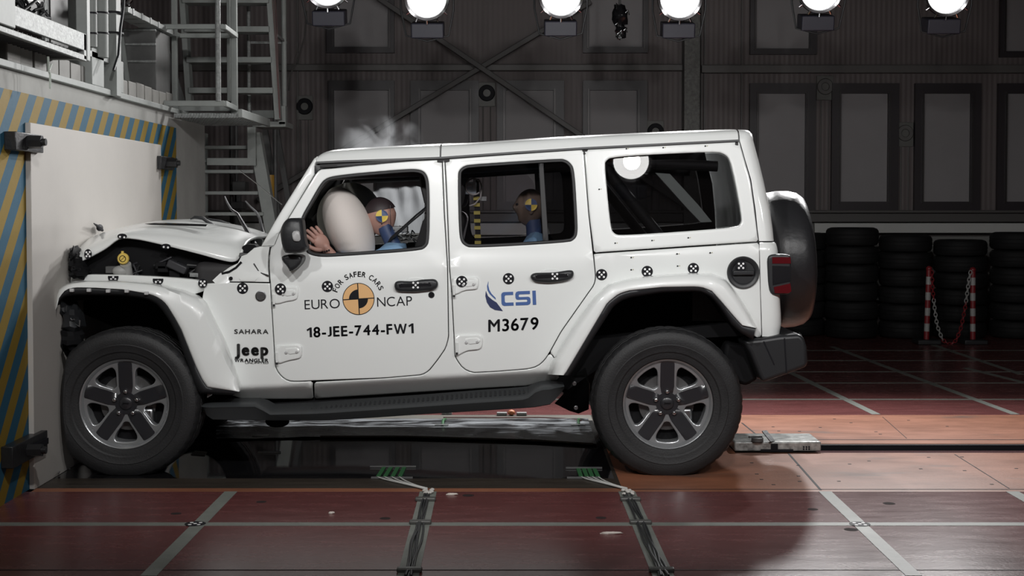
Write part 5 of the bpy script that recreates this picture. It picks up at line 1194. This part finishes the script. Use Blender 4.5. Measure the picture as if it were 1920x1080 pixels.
# ---- wheels
def wheel(cx, cz, wallx=None):
    R = .404; prof = [(.225,.10),(.232,-.098),(.246,-.112),(.262,-.116),(.275,-.118),(.283,-.124),(.30,-.126),(.318,-.131),(.322,-.1285),(.345,-.130),(.365,-.126),(.380,-.118),(.384,-.116),(.394,-.104),(.4005,-.09),(.4035,-.075),(.393,-.073),(.393,-.066),(.4045,-.064),(.405,-.028),(.394,-.026),(.394,-.019),(.4055,-.017),(.4055,.017),(.394,.019),(.394,.026),(.405,.028),(.4045,.064),(.393,.066),(.393,.073),(.4035,.075),(.394,.104),(.365,.126),(.32,.13),(.26,.116),(.232,.1)]
    def fn(r, a, k):
        if .379 < r and abs(a) > .06 and abs(a) < .112 and k % 4 == 0: r -= .0035
        if .397 < r and abs(a) < .06 and k % 8 == 4: r -= .004
        return r, a
    b = MB(); b.lathe(prof, (0, 0, 0), n=176, fn=fn)
    cY = -.802; vs = []
    for v in b.v:
        x, y, z = v; X = cx + x; Z = cz + z
        if wallx is not None and X < wallx + .05:
            d = wallx + .05 - X; X = wallx + .05 - d * .35 if d > 0 else X
            X = max(X, wallx + .004)
        if Z < 0.002:
            Z = 0.002
        vs.append((X, cY + y * (1 + .0), Z))
    b.v = vs; ty = b.build('tyre', TYRE, car, angle=28); mirror(ty)
    # rim dish: barrel, lip
    b = MB(); b.lathe([(.21,.10),(.205,-.02),(.213,-.07),(.228,-.094),(.236,-.104),(.246,-.108),(.2495,-.102),(.247,-.094),(.236,-.085)], (cx, cY, cz), n=80)
    rim = b.build('wheel_rim', RIM, car, angle=40)
    b = MB(); b.cyl((cx, cY - .0, cz), (cx, cY + .10, cz), .21, n=48); b.build('wheel_back', DARK, rim)
    b = MB(); b.lathe([(.05,-.045),(.15,-.045),(.152,-.03),(.05,-.03)], (cx, cY + .02, cz), n=48, close=True); b.build('brake_disc', mat('brake_iron', (.16,.16,.16), .4, metal=.8), rim)
    b = MB(); b.box((cx + .06, cY - .045, cz - .13), (cx + .14, cY + .02, cz - .03)); b.build('brake_caliper', METAL, rim, bevel=.015)
    wdt = .051; holes = []
    for k in range(5):
        a0 = PI / 2 + 2 * PI * k / 5; a1 = a0 + 2 * PI / 5; am = (a0 + a1) / 2
        ra = .206; p = []
        d0 = Vector((math.cos(a0), math.sin(a0))); n0 = Vector((-math.sin(a0), math.cos(a0)))
        d1 = Vector((math.cos(a1), math.sin(a1))); n1 = Vector((math.sin(a1), -math.cos(a1)))
        ap = wdt / math.sin(PI / 5); c = Vector((math.cos(am), math.sin(am)))
        nn = Vector((-c.y, c.x))
        p.append(c * (ap + .014) - nn * .014); L = math.sqrt(ra**2 - wdt**2)
        p.append(d0 * (L * .55) + n0 * wdt); p.append(d0 * (L - .028) + n0 * wdt)
        s0 = math.atan2((d0*L+n0*wdt).y, (d0*L+n0*wdt).x); s1 = math.atan2((d1*L+n1*wdt).y, (d1*L+n1*wdt).x)
        if s1 < s0: s1 += 2 * PI
        for j in range(1, 8):
            t = s0 + (s1 - s0) * (j / 8); p.append(Vector((math.cos(t), math.sin(t))) * ra)
        p.append(d1 * (L - .028) + n1 * wdt); p.append(d1 * (L * .55) + n1 * wdt); p.append(c * (ap + .014) + nn * .014)
        holes.append(chaikin([(q.x, q.y) for q in p], 2))
    def dish(u, v, q):
        r = math.hypot(u, v); return Vector((cx + u, cY - .086 + .022 * (1 - (r / .23) ** 2) + q, cz + v))
    out = [(.232 * math.cos(2*PI*k/72), .232 * math.sin(2*PI*k/72)) for k in range(72)]
    V, Fc, m = heightmesh(out, holes, dish, .007, .03, .045, drop=.007, step=.012)
    b = MB(); b.v = [tuple(v) for v in V]; b.f = Fc; b.m = [0] * len(Fc); b.build('rim_face', RIM, rim, angle=35)
    dish2 = lambda u, v, q: dish(u, v, q) + Vector((0, -.0035, 0))
    for k in range(5):
        a = PI / 2 + 2 * PI * k / 5; d = Vector((math.cos(a), math.sin(a))); n = Vector((-d.y, d.x))
        pl = [d * .052 - n * .030, d * .09 - n * .0375, d * .215 - n * .0375, d * .224 - n * .028, d * .226, d * .224 + n * .028, d * .215 + n * .0375, d * .09 + n * .0375, d * .052 + n * .030]
        V, Fc, m = heightmesh([(q.x, q.y) for q in pl], [], dish2, .003, .04, .01, drop=.002)
        b = MB(); b.v = [tuple(v) for v in V]; b.f = Fc; b.m = [0] * len(Fc); b.build('spoke_inlay', RIMD, rim, angle=35)
        pc = d * .0635; q = dish(pc.x, pc.y, 0); b = MB(); b.cyl((q.x, q.y - .012, q.z), (q.x, q.y + .01, q.z), .0125, n=6); b.ell((q.x, q.y - .012, q.z), (.0115, .008, .0115), 12, 8); b.build('lug_nut', CHROME, rim)
    b = MB(); q = dish(0, 0, 0); b.lathe([(0,-.016),(.028,-.015),(.034,-.010),(.038,-.004),(.060,-.004),(.063,.004)], q, n=40); b.build('hub_cap', RIMD, rim, angle=50)
    V, Fs = boldmesh('Jeep', .02); lo = V.min(0); hi = V.max(0); U = (V - lo) / (hi - lo); b = MB(); b.add([Vector((q.x - .018 + u * .036, q.y - .0165, q.z - .007 + v * .014)) for u, v in U], Fs); b.build('hub_lettering', DGREY, rim, smooth=False)
    c = rim.copy(); COL.objects.link(c); c.scale = (1, -1, 1)
    return rim
hubR = PY(1252, 757.5, -.90); hubF = PY(233.5, 757.5, -.90)
wheel(hubR.x, hubR.z); wheel(hubF.x, hubF.z, wallx=-2.42)
# ---- engine bay
b = MB(); q = [PY(*p) for p in [(136,520,-.60),(136,480,-.6),(222,450,-.6),(300,458,-.6),(415,490,-.6),(418,525,-.6)]]
b.prism([(p.x, -.60, p.z) for p in q], (0, 1.2, 0)); b.build('engine_bay', DARK, car)
p = PY(231, 485, -.68); b = MB(); YC = mat('yellow_cap', (.72,.52,.12), .45)
b.lathe([(0,-.012),(.026,-.012),(.031,-.006),(.031,.01)], (p.x, p.y, p.z), n=32); wc = b.build('washer_cap', YC, car)
b = MB(); b.box((p.x-.01,p.y-.008,p.z+.026),(p.x+.004,p.y+.006,p.z+.042)); b.build('cap_tab', YC, wc, bevel=.003)
b = MB(); b.lathe([(.015,-.0125),(.0185,-.0125),(.0185,-.011),(.015,-.011)], (p.x, p.y - .001, p.z), n=24, close=True); b.beam((p.x-.012,p.y-.0125,p.z-.012),(p.x+.012,p.y-.0125,p.z+.012),.003,.002); b.build('cap_symbol', DARK, wc)
b = MB(); b.cyl(p + Vector((.01,.01,-.03)), p + Vector((.01,.05,-.10)), .03, n=20); b.ell(PY(226,508,-.66), (.045,.04,.03)); b.build('washer_bottle', mat('cloudy_plastic', (.34,.34,.33), .5), car)
b = MB(); b.beam(PY(316,492,-.66), PY(351,508,-.66), .07, .045, up=(0,0,1)); b.build('fuse_box', mat('bay_plastic', (.03,.03,.034), .5), car, bevel=.008)
rnd = random.Random(3)
for i in range(16):
    px = rnd.uniform(150, 400); py = rnd.uniform(495, 515); p = PY(px, py, -.645); b = MB()
    if i % 3: b.tube([p + Vector((rnd.uniform(-.05,.05), rnd.uniform(0,.05), rnd.uniform(-.04,.04))) for _ in range(4)], .006, 8)
    else: b.box(p - Vector((.03,.02,.018)), p + Vector((.03,.03,.02)))
    b.build('engine_hose' if i % 3 else 'engine_module', [DARK, BLACK, mat('bay_plastic', (.03,.03,.034), .5)][i % 3] if i % 7 else DGREY, car, bevel=.004)
b = MB(); b.beam(PY(357,515,-.66), PY(403,517,-.66), .03, .022); b.build('bay_bracket', GALV, car)
# crushed front end lumps
rnd = random.Random(5)
for (px, py, sx, sz, m, nm) in ((147,498,.045,.06,DARK,'crushed_grille'),(150,510,.045,.04,DARK,'crushed_grille'),(141,476,.016,.045,DARK,'torn_grille_edge'),(135,600,.06,.10,BLACK,'crushed_bumper'),(130,635,.075,.07,DARK,'crushed_bumper'),(122,575,.03,.07,BLACK,'crushed_lamp_housing')):
    p = PY(px, py, -.78 if py > 540 else -.68); b = MB()
    sd = rnd.random() * 9
    b.ell(p, (sx, .09, sz), 14, 10, fn=lambda q: q * (1 + .45 * noise.noise(q * 2.2 + Vector((sd, 0, 0)))))
    b.v = [(max(v[0], -2.415), v[1], v[2]) for v in b.v]
    b.build(nm, m, car, angle=25)
b = MB(); b.tube([PY(141,607,-.84),PY(149,612,-.84),PY(150,600,-.84)], .006, 8); b.tube([PY(125,588,-.85),PY(135,600,-.86),PY(141,598,-.86)], .004, 8); b.build('bent_bracket', METAL, car)
b = MB(); b.ell(PY(110,610,-.80), (.012,.03,.11)); b.v = [(max(v[0], -2.415), v[1], v[2]) for v in b.v]; b.build('marker_lamp', mat('marker_amber', (.25,.05,.03), .3), car)
b = MB(); b.grid([[PY(x, y, Y) for x, y in ((117,655),(128,690),(121,742))] for Y in (-.90,-.6)]); b.build('splash_flap', BLACK, car)
# ---- cabin
FAB = mat('seat_fabric', (.028,.027,.028), .8, bump=.3, bscale=200)
def seat(x, y, nm='seat'):
    b = MB(); b.box((x - .25, y - .23, .70), (x + .25, y + .23, .86)); s_ = b.build('seat', FAB, car, bevel=.05, seg=4)
    b = MB(); M_ = Matrix.Rotation(math.radians(12), 3, 'Y'); b.box((-.07, -.22, 0), (.07, .22, .60)); b.v = [tuple(M_ @ Vector(v) + Vector((x + .26, y, .82))) for v in b.v]; b.build('seat_backrest', FAB, s_, bevel=.05, seg=4)
    b = MB(); M_ = Matrix.Rotation(math.radians(12), 3, 'Y'); b.box((-.045, -.13, .62), (.045, .13, .76)); b.v = [tuple(M_ @ Vector(v) + Vector((x + .26, y, .82))) for v in b.v]; b.build('headrest', FAB, s_, bevel=.04, seg=4)
seat(-.72, -.37); seat(-.72, .37)
b = MB(); b.box((-.0, -.6, .76), (.42, .6, .90)); rs_ = b.build('rear_bench', FAB, car, bevel=.05, seg=4)
for y0 in (-.58, .02):
    b = MB(); M_ = Matrix.Rotation(math.radians(14), 3, 'Y'); b.box((-.07, y0, 0), (.07, y0 + .56, .50)); b.v = [tuple(M_ @ Vector(v) + Vector((.36, 0, .86))) for v in b.v]; b.build('bench_backrest', FAB, rs_, bevel=.05, seg=4)
b = MB(); b.box((-1.75, -.68, .85), (-1.28, .68, 1.13)); b.build('dashboard', TRIM, car, bevel=.05, seg=4)
for s in (-1, 1):
    b = MB(); x0, z0 = S2(610,325); x1, z1 = S2(812,312); x2, z2 = S2(1090,290); x3, z3 = S2(1385,290)
    y = s * .60; b.tube([(x0-.25, s*.64, z0-.28), (x0, y, z0-.01), (x1, y, z1-.02), (x2, y, z2-.03), (x3-.1, y, z3-.06)], .03, 12)
    b.tube([(x1+.0, y, z1-.02), (x1+.02, s*.66, .8)], .035, 12)
    b.tube([(x2+.1, y, z2-.03), (x3-.2, s*.62, 1.0)], .032, 12)
    b.build('roll_bar', TRIM, car)
b = MB(); b.tube([(x1, -.6, z1-.02), (x1, .6, z1-.02)], .035, 12); b.build('roll_bar_cross', TRIM, car)
b = MB(); b.prism([PY(x, y, -.60) for x, y in ((1229,324),(1256,326),(1310,385),(1335,416),(1314,417),(1290,392))], (0, .03, 0)); b.build('reflection_bar', mat('reflection_grey', (.74,.80,.74), .5), car)  # pale bar added behind the quarter glass, standing in for a beam's reflection
b = MB(); b.box((1.0, -.6, .8), (1.35, .6, 1.1)); b.build('cargo_floor', TRIM, car)
# airbags
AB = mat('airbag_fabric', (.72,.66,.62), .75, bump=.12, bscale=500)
c = PY(655, 427, -.42); Mx = Matrix.Rotation(math.radians(-22), 3, 'Y')
def puff(p):
    q = p.copy(); s = 1 - .10 * max(0, -p.z); q.x *= s
    w_ = .05 * max(0, -p.z - .05) * math.sin(p.z * 34 + p.x * 5) * min(1, max(0, .25 - p.x) * 3)
    return q * (1 + w_)
b = MB(); b.ell(c, (.128, .20, .245), 40, 40, rot=Mx, fn=puff)
ab = b.build('driver_airbag', AB, car, angle=80)
b = MB(); pts = []
for k in range(40):
    t = PI * k / 39; p = Vector((-math.sin(t) * .3, -math.cos(t)*.0, 0))
seam = [c + Mx @ Vector((math.cos(a) * .119 * .55 - .03, -.20 * .80 * 1.0 * math.sqrt(max(0, 1 - (math.cos(a)*.55-.25)**2 - (math.sin(a)*.86)**2)) , math.sin(a) * .235 * .86)) for a in [PI * .5 + PI * k / 30 for k in range(31)]]
b.tube(seam, .0015, 6); b.build('airbag_seam', mat('seam_grey', (.3,.28,.26), .8), ab)
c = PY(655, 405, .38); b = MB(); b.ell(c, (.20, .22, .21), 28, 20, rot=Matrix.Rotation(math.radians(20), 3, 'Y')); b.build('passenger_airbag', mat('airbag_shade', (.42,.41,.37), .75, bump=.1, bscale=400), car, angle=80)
CURT = bpy.data.materials.new('curtain_fabric'); CURT.use_nodes = True; nt = CURT.node_tree
_t = nt.nodes.new('ShaderNodeBsdfTranslucent'); _t.inputs[0].default_value = (.26,.27,.28,1); _m = nt.nodes.new('ShaderNodeMixShader'); _m.inputs[0].default_value = .55
_p = nt.nodes['Principled BSDF']; _p.inputs['Base Color'].default_value = (.3,.31,.32,1); _p.inputs['Roughness'].default_value = .8
nt.links.new(_p.outputs[0], _m.inputs[1]); nt.links.new(_t.outputs[0], _m.inputs[2]); nt.links.new(_m.outputs[0], nt.nodes['Material Output'].inputs[0])
# side curtain airbag on the far window
rows = []
for i in range(25):
    px = 700 + i * 4.0; row = []
    for k in range(9):
        p = PY(px, 338 + k * 13 - (i * .25), .62); p.y += .03 * noise.noise(Vector((i * .3, k * .4, 2))); row.append(p)
    rows.append(row)
b = MB(); b.grid(rows); b.build('curtain_airbag', CURT, car, angle=80)
# seat belt
b = MB(); pts = [PY(*p) for p in ((797,392,-.52),(775,410,-.5),(755,428,-.48),(728,452,-.46))]
rows = [[p + Vector((.012, 0, .022)), p - Vector((.012, 0, .022))] for p in pts]; b.grid(rows); bl = b.build('seat_belt', BLACK, car)
md = bl.modifiers.new('s', 'SOLIDIFY'); md.thickness = .003
b = MB(); b.prism([PY(*p) for p in ((785,322,-.5),(801,322,-.5),(802,392,-.5),(795,380,-.5),(788,350,-.5))], (0,.05,0)); b.build('pillar_trim', TRIM, car, bevel=.008)
b = MB(); b.prism([PY(*p) for p in ((802,400,-.5),(803,465,-.5),(776,465,-.5),(785,440,-.5),(792,415,-.5))], (0,.3,0)); b.build('seat_side', FAB, car, bevel=.015)
# ================================================================== CRASH TEST DUMMIES
def skin_figure(name, joints, bones, m, parent, subd=2):
    me = bpy.data.meshes.new(name); me.from_pydata([j[0] for j in joints], bones, []); me.materials.append(m)
    o = bpy.data.objects.new(name, me); COL.objects.link(o); adopt(o, parent)
    o.modifiers.new('skin', 'SKIN'); md = o.modifiers.new('sub', 'SUBSURF'); md.levels = subd; md.render_levels = subd
    lay = me.skin_vertices[0] if me.skin_vertices else None
    if lay is None:
        bm = bmesh.new(); bm.from_mesh(me); bm.verts.layers.skin.verify(); bm.to_mesh(me); bm.free(); lay = me.skin_vertices[0]
    for i, j in enumerate(joints):
        r = j[1]; lay.data[i].radius = r if isinstance(r, tuple) else (r, r); lay.data[i].use_root = (i == 0)
    # bake the modifiers so that the figure is one plain mesh
    dg = bpy.context.evaluated_depsgraph_get(); dg.update()
    nm = bpy.data.meshes.new_from_object(o.evaluated_get(dg)); o.modifiers.clear(); o.data = nm
    nm.polygons.foreach_set('use_smooth', [True] * len(nm.polygons))
    if not nm.materials: nm.materials.append(m)
    return o
def head(r, c, tilt, m, mcap, left=True, capped=True, sc=1.0):
    """head facing -X (before tilt about Y)"""
    M_ = Matrix.Rotation(tilt, 3, 'Y')
    def shape(p):
        q = p.copy()
        if q.z < 0: q.x *= 1 - .25 * (-q.z); q.y *= 1 - .30 * (-q.z)
        if q.x < 0:                                            # face: brow, nose, mouth, chin
            q.x *= .94
            n = math.exp(-((q.y / .16) ** 2)) ; q.x -= .17 * n * math.exp(-(((q.z + .12) / .17) ** 2))
            for s in (-1, 1): q.x += .10 * math.exp(-(((q.y - s * .38) / .18) ** 2)) * math.exp(-(((q.z - .06) / .12) ** 2))
            q.x += .05 * math.exp(-((q.y / .3) ** 2)) * math.exp(-(((q.z + .50) / .05) ** 2))
            q.x -= .07 * math.exp(-((q.y / .3) ** 2)) * math.exp(-(((q.z + .78) / .12) ** 2))
            q.x -= .04 * math.exp(-(((q.z + .44) / .05) ** 2)) * math.exp(-((q.y / .25) ** 2))
        return q
    b = MB(); b.ell(c, (.100 * sc, .078 * sc, .118 * sc), 40, 32, rot=M_, fn=shape); hd = b.build('head', m, r, angle=80)
    if capped:
        b = MB()
        rows = []
        for i in range(9):
            a = PI * .40 * i / 8; rows.append([c + M_ @ Vector((math.sin(a) * math.cos(t) * .104 * sc + .006, math.sin(a) * math.sin(t) * .081 * sc, math.cos(a) * .122 * sc)) for t in [2 * PI * k / 32 for k in range(32)]])
        b.grid(rows, closed=True); b.build('skull_cap', mcap, hd)
    for s in (-1, 1):
        b = MB(); e = c + M_ @ Vector((-.080 * sc, s * .030 * sc, .008 * sc)); b.ell(e, (.010,.012,.007), 12, 8); b.build('eye', INK, hd)
        b = MB(); e = c + M_ @ Vector((.012 * sc, s * .0735 * sc, -.012 * sc)); b.ell(e, (.016,.008,.028), 12, 10, rot=M_); b.build('ear', m, hd)
    return hd, M_
def head_sticker(hd, px, py, Y, rad, cols, tilt=0):
    b = MB(); n = 10
    for q in range(4):
        vs = [PY(px, py, Y)] + [PY(px + rad * math.cos(tilt + PI / 2 * q + PI / 2 * k / n), py - rad * math.sin(tilt + PI / 2 * q + PI / 2 * k / n), Y + .006 * 1) for k in range(n + 1)]
        b.add(vs, [tuple(range(len(vs)))], q % 2)
    o = b.build('head_target', cols, hd, smooth=False)
SKN = mat('dummy_skin', (.42,.235,.19), .5); SKB = mat('dummy_brown', (.15,.11,.085), .35); NAV = mat('neck_navy', (.035,.06,.14), .5); SHB = mat('shirt_blue', (.19,.33,.50), .7, bump=.1, bscale=120)
CAPB = mat('cap_dark_brown', (.03,.02,.022), .5); TY = mat('target_yellow', (.78,.58,.10), .5); TB = mat('target_blue', (.035,.07,.18), .5)
def hand(r, wrist, dirv, up, m, sgn=1, curl=.25, name='hand'):
    """palm and five fingers as one skinned surface; dirv = towards finger tips, up = back of the hand"""
    d = Vector(dirv).normalized(); u = Vector(up); u = (u - d * u.dot(d)).normalized(); s = d.cross(u) * sgn
    W = Vector(wrist); Rm = Matrix((d, s, u)).transposed(); b = MB()
    b.ell(W + d * .05, (.056, .043, .019), 28, 20, rot=Rm, fn=lambda q: Vector((q.x, q.y * (1 + .12 * q.x), q.z)))
    b.tube([W - d * .03, W - d * .01, W + d * .02, W + d * .045], .02, 20, rs=[.025, .024, .025, .02]); o = b.build(name, m, r, angle=80)
    for i, (off, L, rr, sp) in enumerate(((-.032, .062, .0115, -.12), (-.011, .075, .013, -.03), (.010, .080, .0135, .05), (.031, .073, .013, .14))):
        p0 = W + d * .078 + s * off; dd = (d + s * sp).normalized(); pts = [p0]; a = 0
        for f_ in (.42, .33, .25): pts.append(pts[-1] + (dd * math.cos(a) - u * math.sin(a)) * L * f_ * 1.1); a += curl
        skin_figure('finger', [(tuple(p), rr * (1 - .09 * k)) for k, p in enumerate(pts)], [(k, k + 1) for k in range(3)], m, o)
    p0 = W + d * .022 + s * .024; pts = [p0, p0 + (d * .5 + s * .6).normalized() * .035, p0 + (d * .5 + s * .6).normalized() * .035 + (d * .85 + s * .4 - u * .2).normalized() * .03, p0 + (d * .5 + s * .6).normalized() * .035 + (d * .9 + s * .3 - u * .3).normalized() * .055]
    skin_figure('thumb', [(tuple(p), r_) for p, r_ in zip(pts, (.017, .014, .013, .011))], [(0, 1), (1, 2), (2, 3)], m, o)
    return o
# driver, thrown forward into the airbag
dr = empty('crash_test_dummy', (-.75, -.40, .86), 'crash test dummy in light blue shirt at the wheel, face pressed into the airbag', 'crash test dummy', None)
Yd = -.40
J = [((-.70, Yd, .92), (.14, .15)), ((-.74, Yd, 1.06), (.12, .15)), (tuple(PY(742, 466, Yd)), (.10, .17)), (tuple(PY(742, 458, Yd)), (.05, .06)),
     (tuple(PY(748, 468, Yd - .17)), (.062, .055)), ((-1.0, Yd - .20, 1.03), (.045, .042)), (tuple(PY(637, 474, -.54)), (.034, .03)),
     (tuple(PY(748, 468, Yd + .17)), (.062, .055)), ((-1.0, Yd + .24, 1.02), (.045, .042)), ((-1.2, Yd + .16, 1.08), (.032, .03)),
     ((-.98, Yd - .10, .82), (.08, .08)), ((-1.28, Yd - .12, .86), (.06, .06)), ((-1.52, Yd - .12, .62), (.04, .04)),
     ((-.98, Yd + .10, .82), (.08, .08)), ((-1.28, Yd + .12, .86), (.06, .06)), ((-1.52, Yd + .12, .62), (.04, .04))]
B = [(0,1),(1,2),(2,3),(2,4),(4,5),(5,6),(2,7),(7,8),(8,9),(0,10),(10,11),(11,12),(0,13),(13,14),(14,15)]
skin_figure('body', J, B, SHB, dr)
b = MB(); b.tube([PY(739, 464, Yd), PY(734, 452, Yd), PY(728, 440, Yd), PY(720, 424, Yd)], .05, 20, rs=[.046,.043,.041,.041]); b.build('neck', NAV, dr)
hd, M_ = head(dr, PY(713, 407, Yd + .02), math.radians(-14), SKN, CAPB, sc=.93)
head_sticker(hd, 716, 405, Yd - .066, 11.5, [TB, TY], .05)
b = MB(); q = PY(715.5, 420, Yd - .07); b.lathe([(0,0),(.004,0),(.004,.01)], q, n=12); b.build('ear_hole', INK, hd)
b = MB(); q = PY(731, 390, Yd - .0); rows = []
for i in range(9):
    t = i / 8; rows.append([PY(731 + 1 * t, 385 + t * 50, Yd - .062 + abs(t - .4) * .05 - j * .0) + Vector((.003 * j, 0, 0)) for j in range(2)])
b.grid(rows); b.build('skin_seam', CAPB, hd)
hw = PY(614, 468, -.56); hand(dr, hw, PY(588, 437, -.60) - hw, Vector((.3, -1, .4)), SKN, sgn=-1)
b = MB(); b.cyl(PY(611, 466, -.555) , PY(622, 479, -.54), .027, .030, n=20); b.build('wrist_cuff', SKN, dr)
for k in range(3): b = MB(); b.ell(PY(609 + k * 4, 472 - k * 1.5, -.588), (.005,.003,.005), 8, 6); b.build('wrist_mark', INK, dr)
# sensors and wires behind the driver's neck
rnd = random.Random(9)
b = MB(); b.box(PY(742, 432, -.36) - Vector((.03,.03,.012)), PY(742, 428, -.36) + Vector((.07,.03,.012))); b.build('sensor_block', METAL, dr, bevel=.004)
for k in range(8):
    p = PY(745 + k * 5, 440 + rnd.uniform(-6, 10), -.38); b = MB(); b.tube([p + Vector((rnd.uniform(-.06,.06), rnd.uniform(-.03,.03), rnd.uniform(-.04,.04))) for _ in range(4)], .004, 6); b.build('sensor_wire', [BLACK, GALV, DGREY][k % 3], dr)
# rear passenger
rp_ = empty('crash_test_dummy', (.15, -.25, .9), 'brown-headed crash test dummy sitting upright on the rear seat', 'crash test dummy', None)
Yr = -.22
J = [((.12, Yr, .97), (.13, .15)), ((.14, Yr, 1.1), (.11, .14)), (tuple(PY(1006, 452, Yr)), (.085, .15)), (tuple(PY(1002, 430, Yr)), (.05, .05)),
     (tuple(PY(1004, 456, Yr - .15)), (.055, .05)), ((-.03, Yr - .20, 1.0), (.042, .04)), ((-.22, Yr - .16, .98), (.03, .03)),
     (tuple(PY(1004, 456, Yr + .15)), (.055, .05)), ((-.03, Yr + .20, 1.0), (.042, .04)), ((-.22, Yr + .16, .98), (.03, .03)),
     ((-.1, Yr - .09, .92), (.07, .07)), ((-.34, Yr - .1, .94), (.055, .055)), ((-.42, Yr - .1, .66), (.04, .04)),
     ((-.1, Yr + .09, .92), (.07, .07)), ((-.34, Yr + .1, .94), (.055, .055)), ((-.42, Yr + .1, .66), (.04, .04))]
skin_figure('body', J, B, SHB, rp_)
b = MB(); b.tube([PY(1001, 445, Yr), PY(1001, 430, Yr), PY(999, 412, Yr)], .045, 20); b.build('neck', NAV, rp_)
hd, M_ = head(rp_, PY(993, 389, Yr), math.radians(9), SKB, SKB, capped=False, sc=.92)
head_sticker(hd, 996, 384, Yr - .088, 11.5, [TY, TB], PI/2)
for s, wv in ((-1, (-.22, Yr - .16, .98)), (1, (-.22, Yr + .16, .98))): hand(rp_, wv, (-1, 0, -.1), (0, 0, 1), SKB, sgn=s)
# instrument stand behind the front seat
it = empty('instrument_stand', PY(888, 462, -.1), 'black instrument pole with yellow tape marks and wired boxes behind the front seat', 'instrument')
Yi = -.30
b = MB(); b.beam(PY(897, 470, Yi), PY(893, 335, Yi), .03, .03); b.build('pole', INK, it)
for k, py in enumerate((372, 384, 399, 414, 427, 443, 455)):
    b = MB(); p = PY(896 - (455 - py) * .03, py, Yi - .02); b.box(p - Vector((.018,.004,.010)), p + Vector((.018,.012,.010))); b.build('yellow_mark', mat('tape_yellow', (.36,.30,.05), .5), it)
b = MB(); p = PY(882, 353, Yi); b.box(p - Vector((.03,.03,.035)), p + Vector((.035,.03,.035))); b.build('white_box', mat('box_bluewhite', (.8,.9,.97), .3), it, bevel=.005)
b = MB(); p = PY(889, 345, Yi - .04); b.box(p - Vector((.006,.01,.03)), p + Vector((.008,.01,.03))); p = PY(882, 347, Yi - .04); b.box(p - Vector((.02,.01,.008)), p + Vector((.01,.01,.008))); b.build('white_plug', WDOT, it, bevel=.003)
b = MB(); cc = [PY(888 + 15 * math.cos(t), 350 - 15 * math.sin(t), Yi - .06) for t in [2 * PI * k / 24 for k in range(22)]]; b.tube(cc, .005, 6); b.tube([PY(899, 337, Yi - .05), PY(903, 350, Yi - .05), PY(901, 370, Yi - .05), PY(890, 383, Yi - .05), PY(880, 386, Yi - .05)], .0045, 6); b.build('cable_loop', mat('cable_pale', (.35,.33,.32), .5), it)
b = MB(); p = PY(906, 373, Yi); b.box(p - Vector((.022,.02,.012)), p + Vector((.02,.02,.014))); b.build('bracket_box', GALV, it, bevel=.003)
# radio antenna
b = MB(); b.tube([PY(450, 320, -.5), PY(480, 343, -.55), PY(529, 384, -.62)], .003, 6); an = b.build('roof_antenna', METAL, car)
# drifting smoke above the roof
sm = bpy.data.materials.new('smoke_haze'); sm.use_nodes = True; nt = sm.node_tree; nt.nodes.remove(nt.nodes['Principled BSDF'])
vs = nt.nodes.new('ShaderNodeVolumePrincipled'); vs.inputs['Color'].default_value = (.9,.92,.95,1)
tc = nt.nodes.new('ShaderNodeTexCoord'); n_ = nt.nodes.new('ShaderNodeTexNoise'); n_.inputs['Scale'].default_value = 5; n_.inputs['Detail'].default_value = 5; n_.inputs['Distortion'].default_value = .6
ge = nt.nodes.new('ShaderNodeVectorMath'); ge.operation = 'LENGTH'; gv = nt.nodes.new('ShaderNodeMapping'); gv.inputs['Scale'].default_value = (1/.30, 1/.16, 1/.17); nt.links.new(tc.outputs['Object'], gv.inputs[0]); nt.links.new(gv.outputs[0], ge.inputs[0])
gm = nt.nodes.new('ShaderNodeMapRange'); gm.inputs[1].default_value = .25; gm.inputs[2].default_value = .95; gm.inputs[3].default_value = 1; gm.inputs[4].default_value = 0; nt.links.new(ge.outputs['Value'], gm.inputs[0])
nt.links.new(tc.outputs['Object'], n_.inputs[0]); mr = nt.nodes.new('ShaderNodeMapRange'); mr.inputs[1].default_value = .46; mr.inputs[2].default_value = .70; mr.inputs[4].default_value = 13.0; nt.links.new(n_.outputs[0], mr.inputs[0])
mm = nt.nodes.new('ShaderNodeMath'); mm.operation = 'MULTIPLY'; nt.links.new(mr.outputs[0], mm.inputs[0]); nt.links.new(gm.outputs[0], mm.inputs[1]); nt.links.new(mm.outputs[0], vs.inputs['Density']); nt.links.new(vs.outputs[0], nt.nodes['Material Output'].inputs['Volume'])
b = MB(); b.ell((0,0,0), (.30, .16, .17), 24, 16, fn=lambda q: q * (1 + .25 * noise.noise(q * 1.6))); o = b.build('smoke', sm, None); o.location = PY(715, 264, .15); tag(o, 'pale smoke puff drifting over the front of the white roof', 'smoke', kind='stuff')
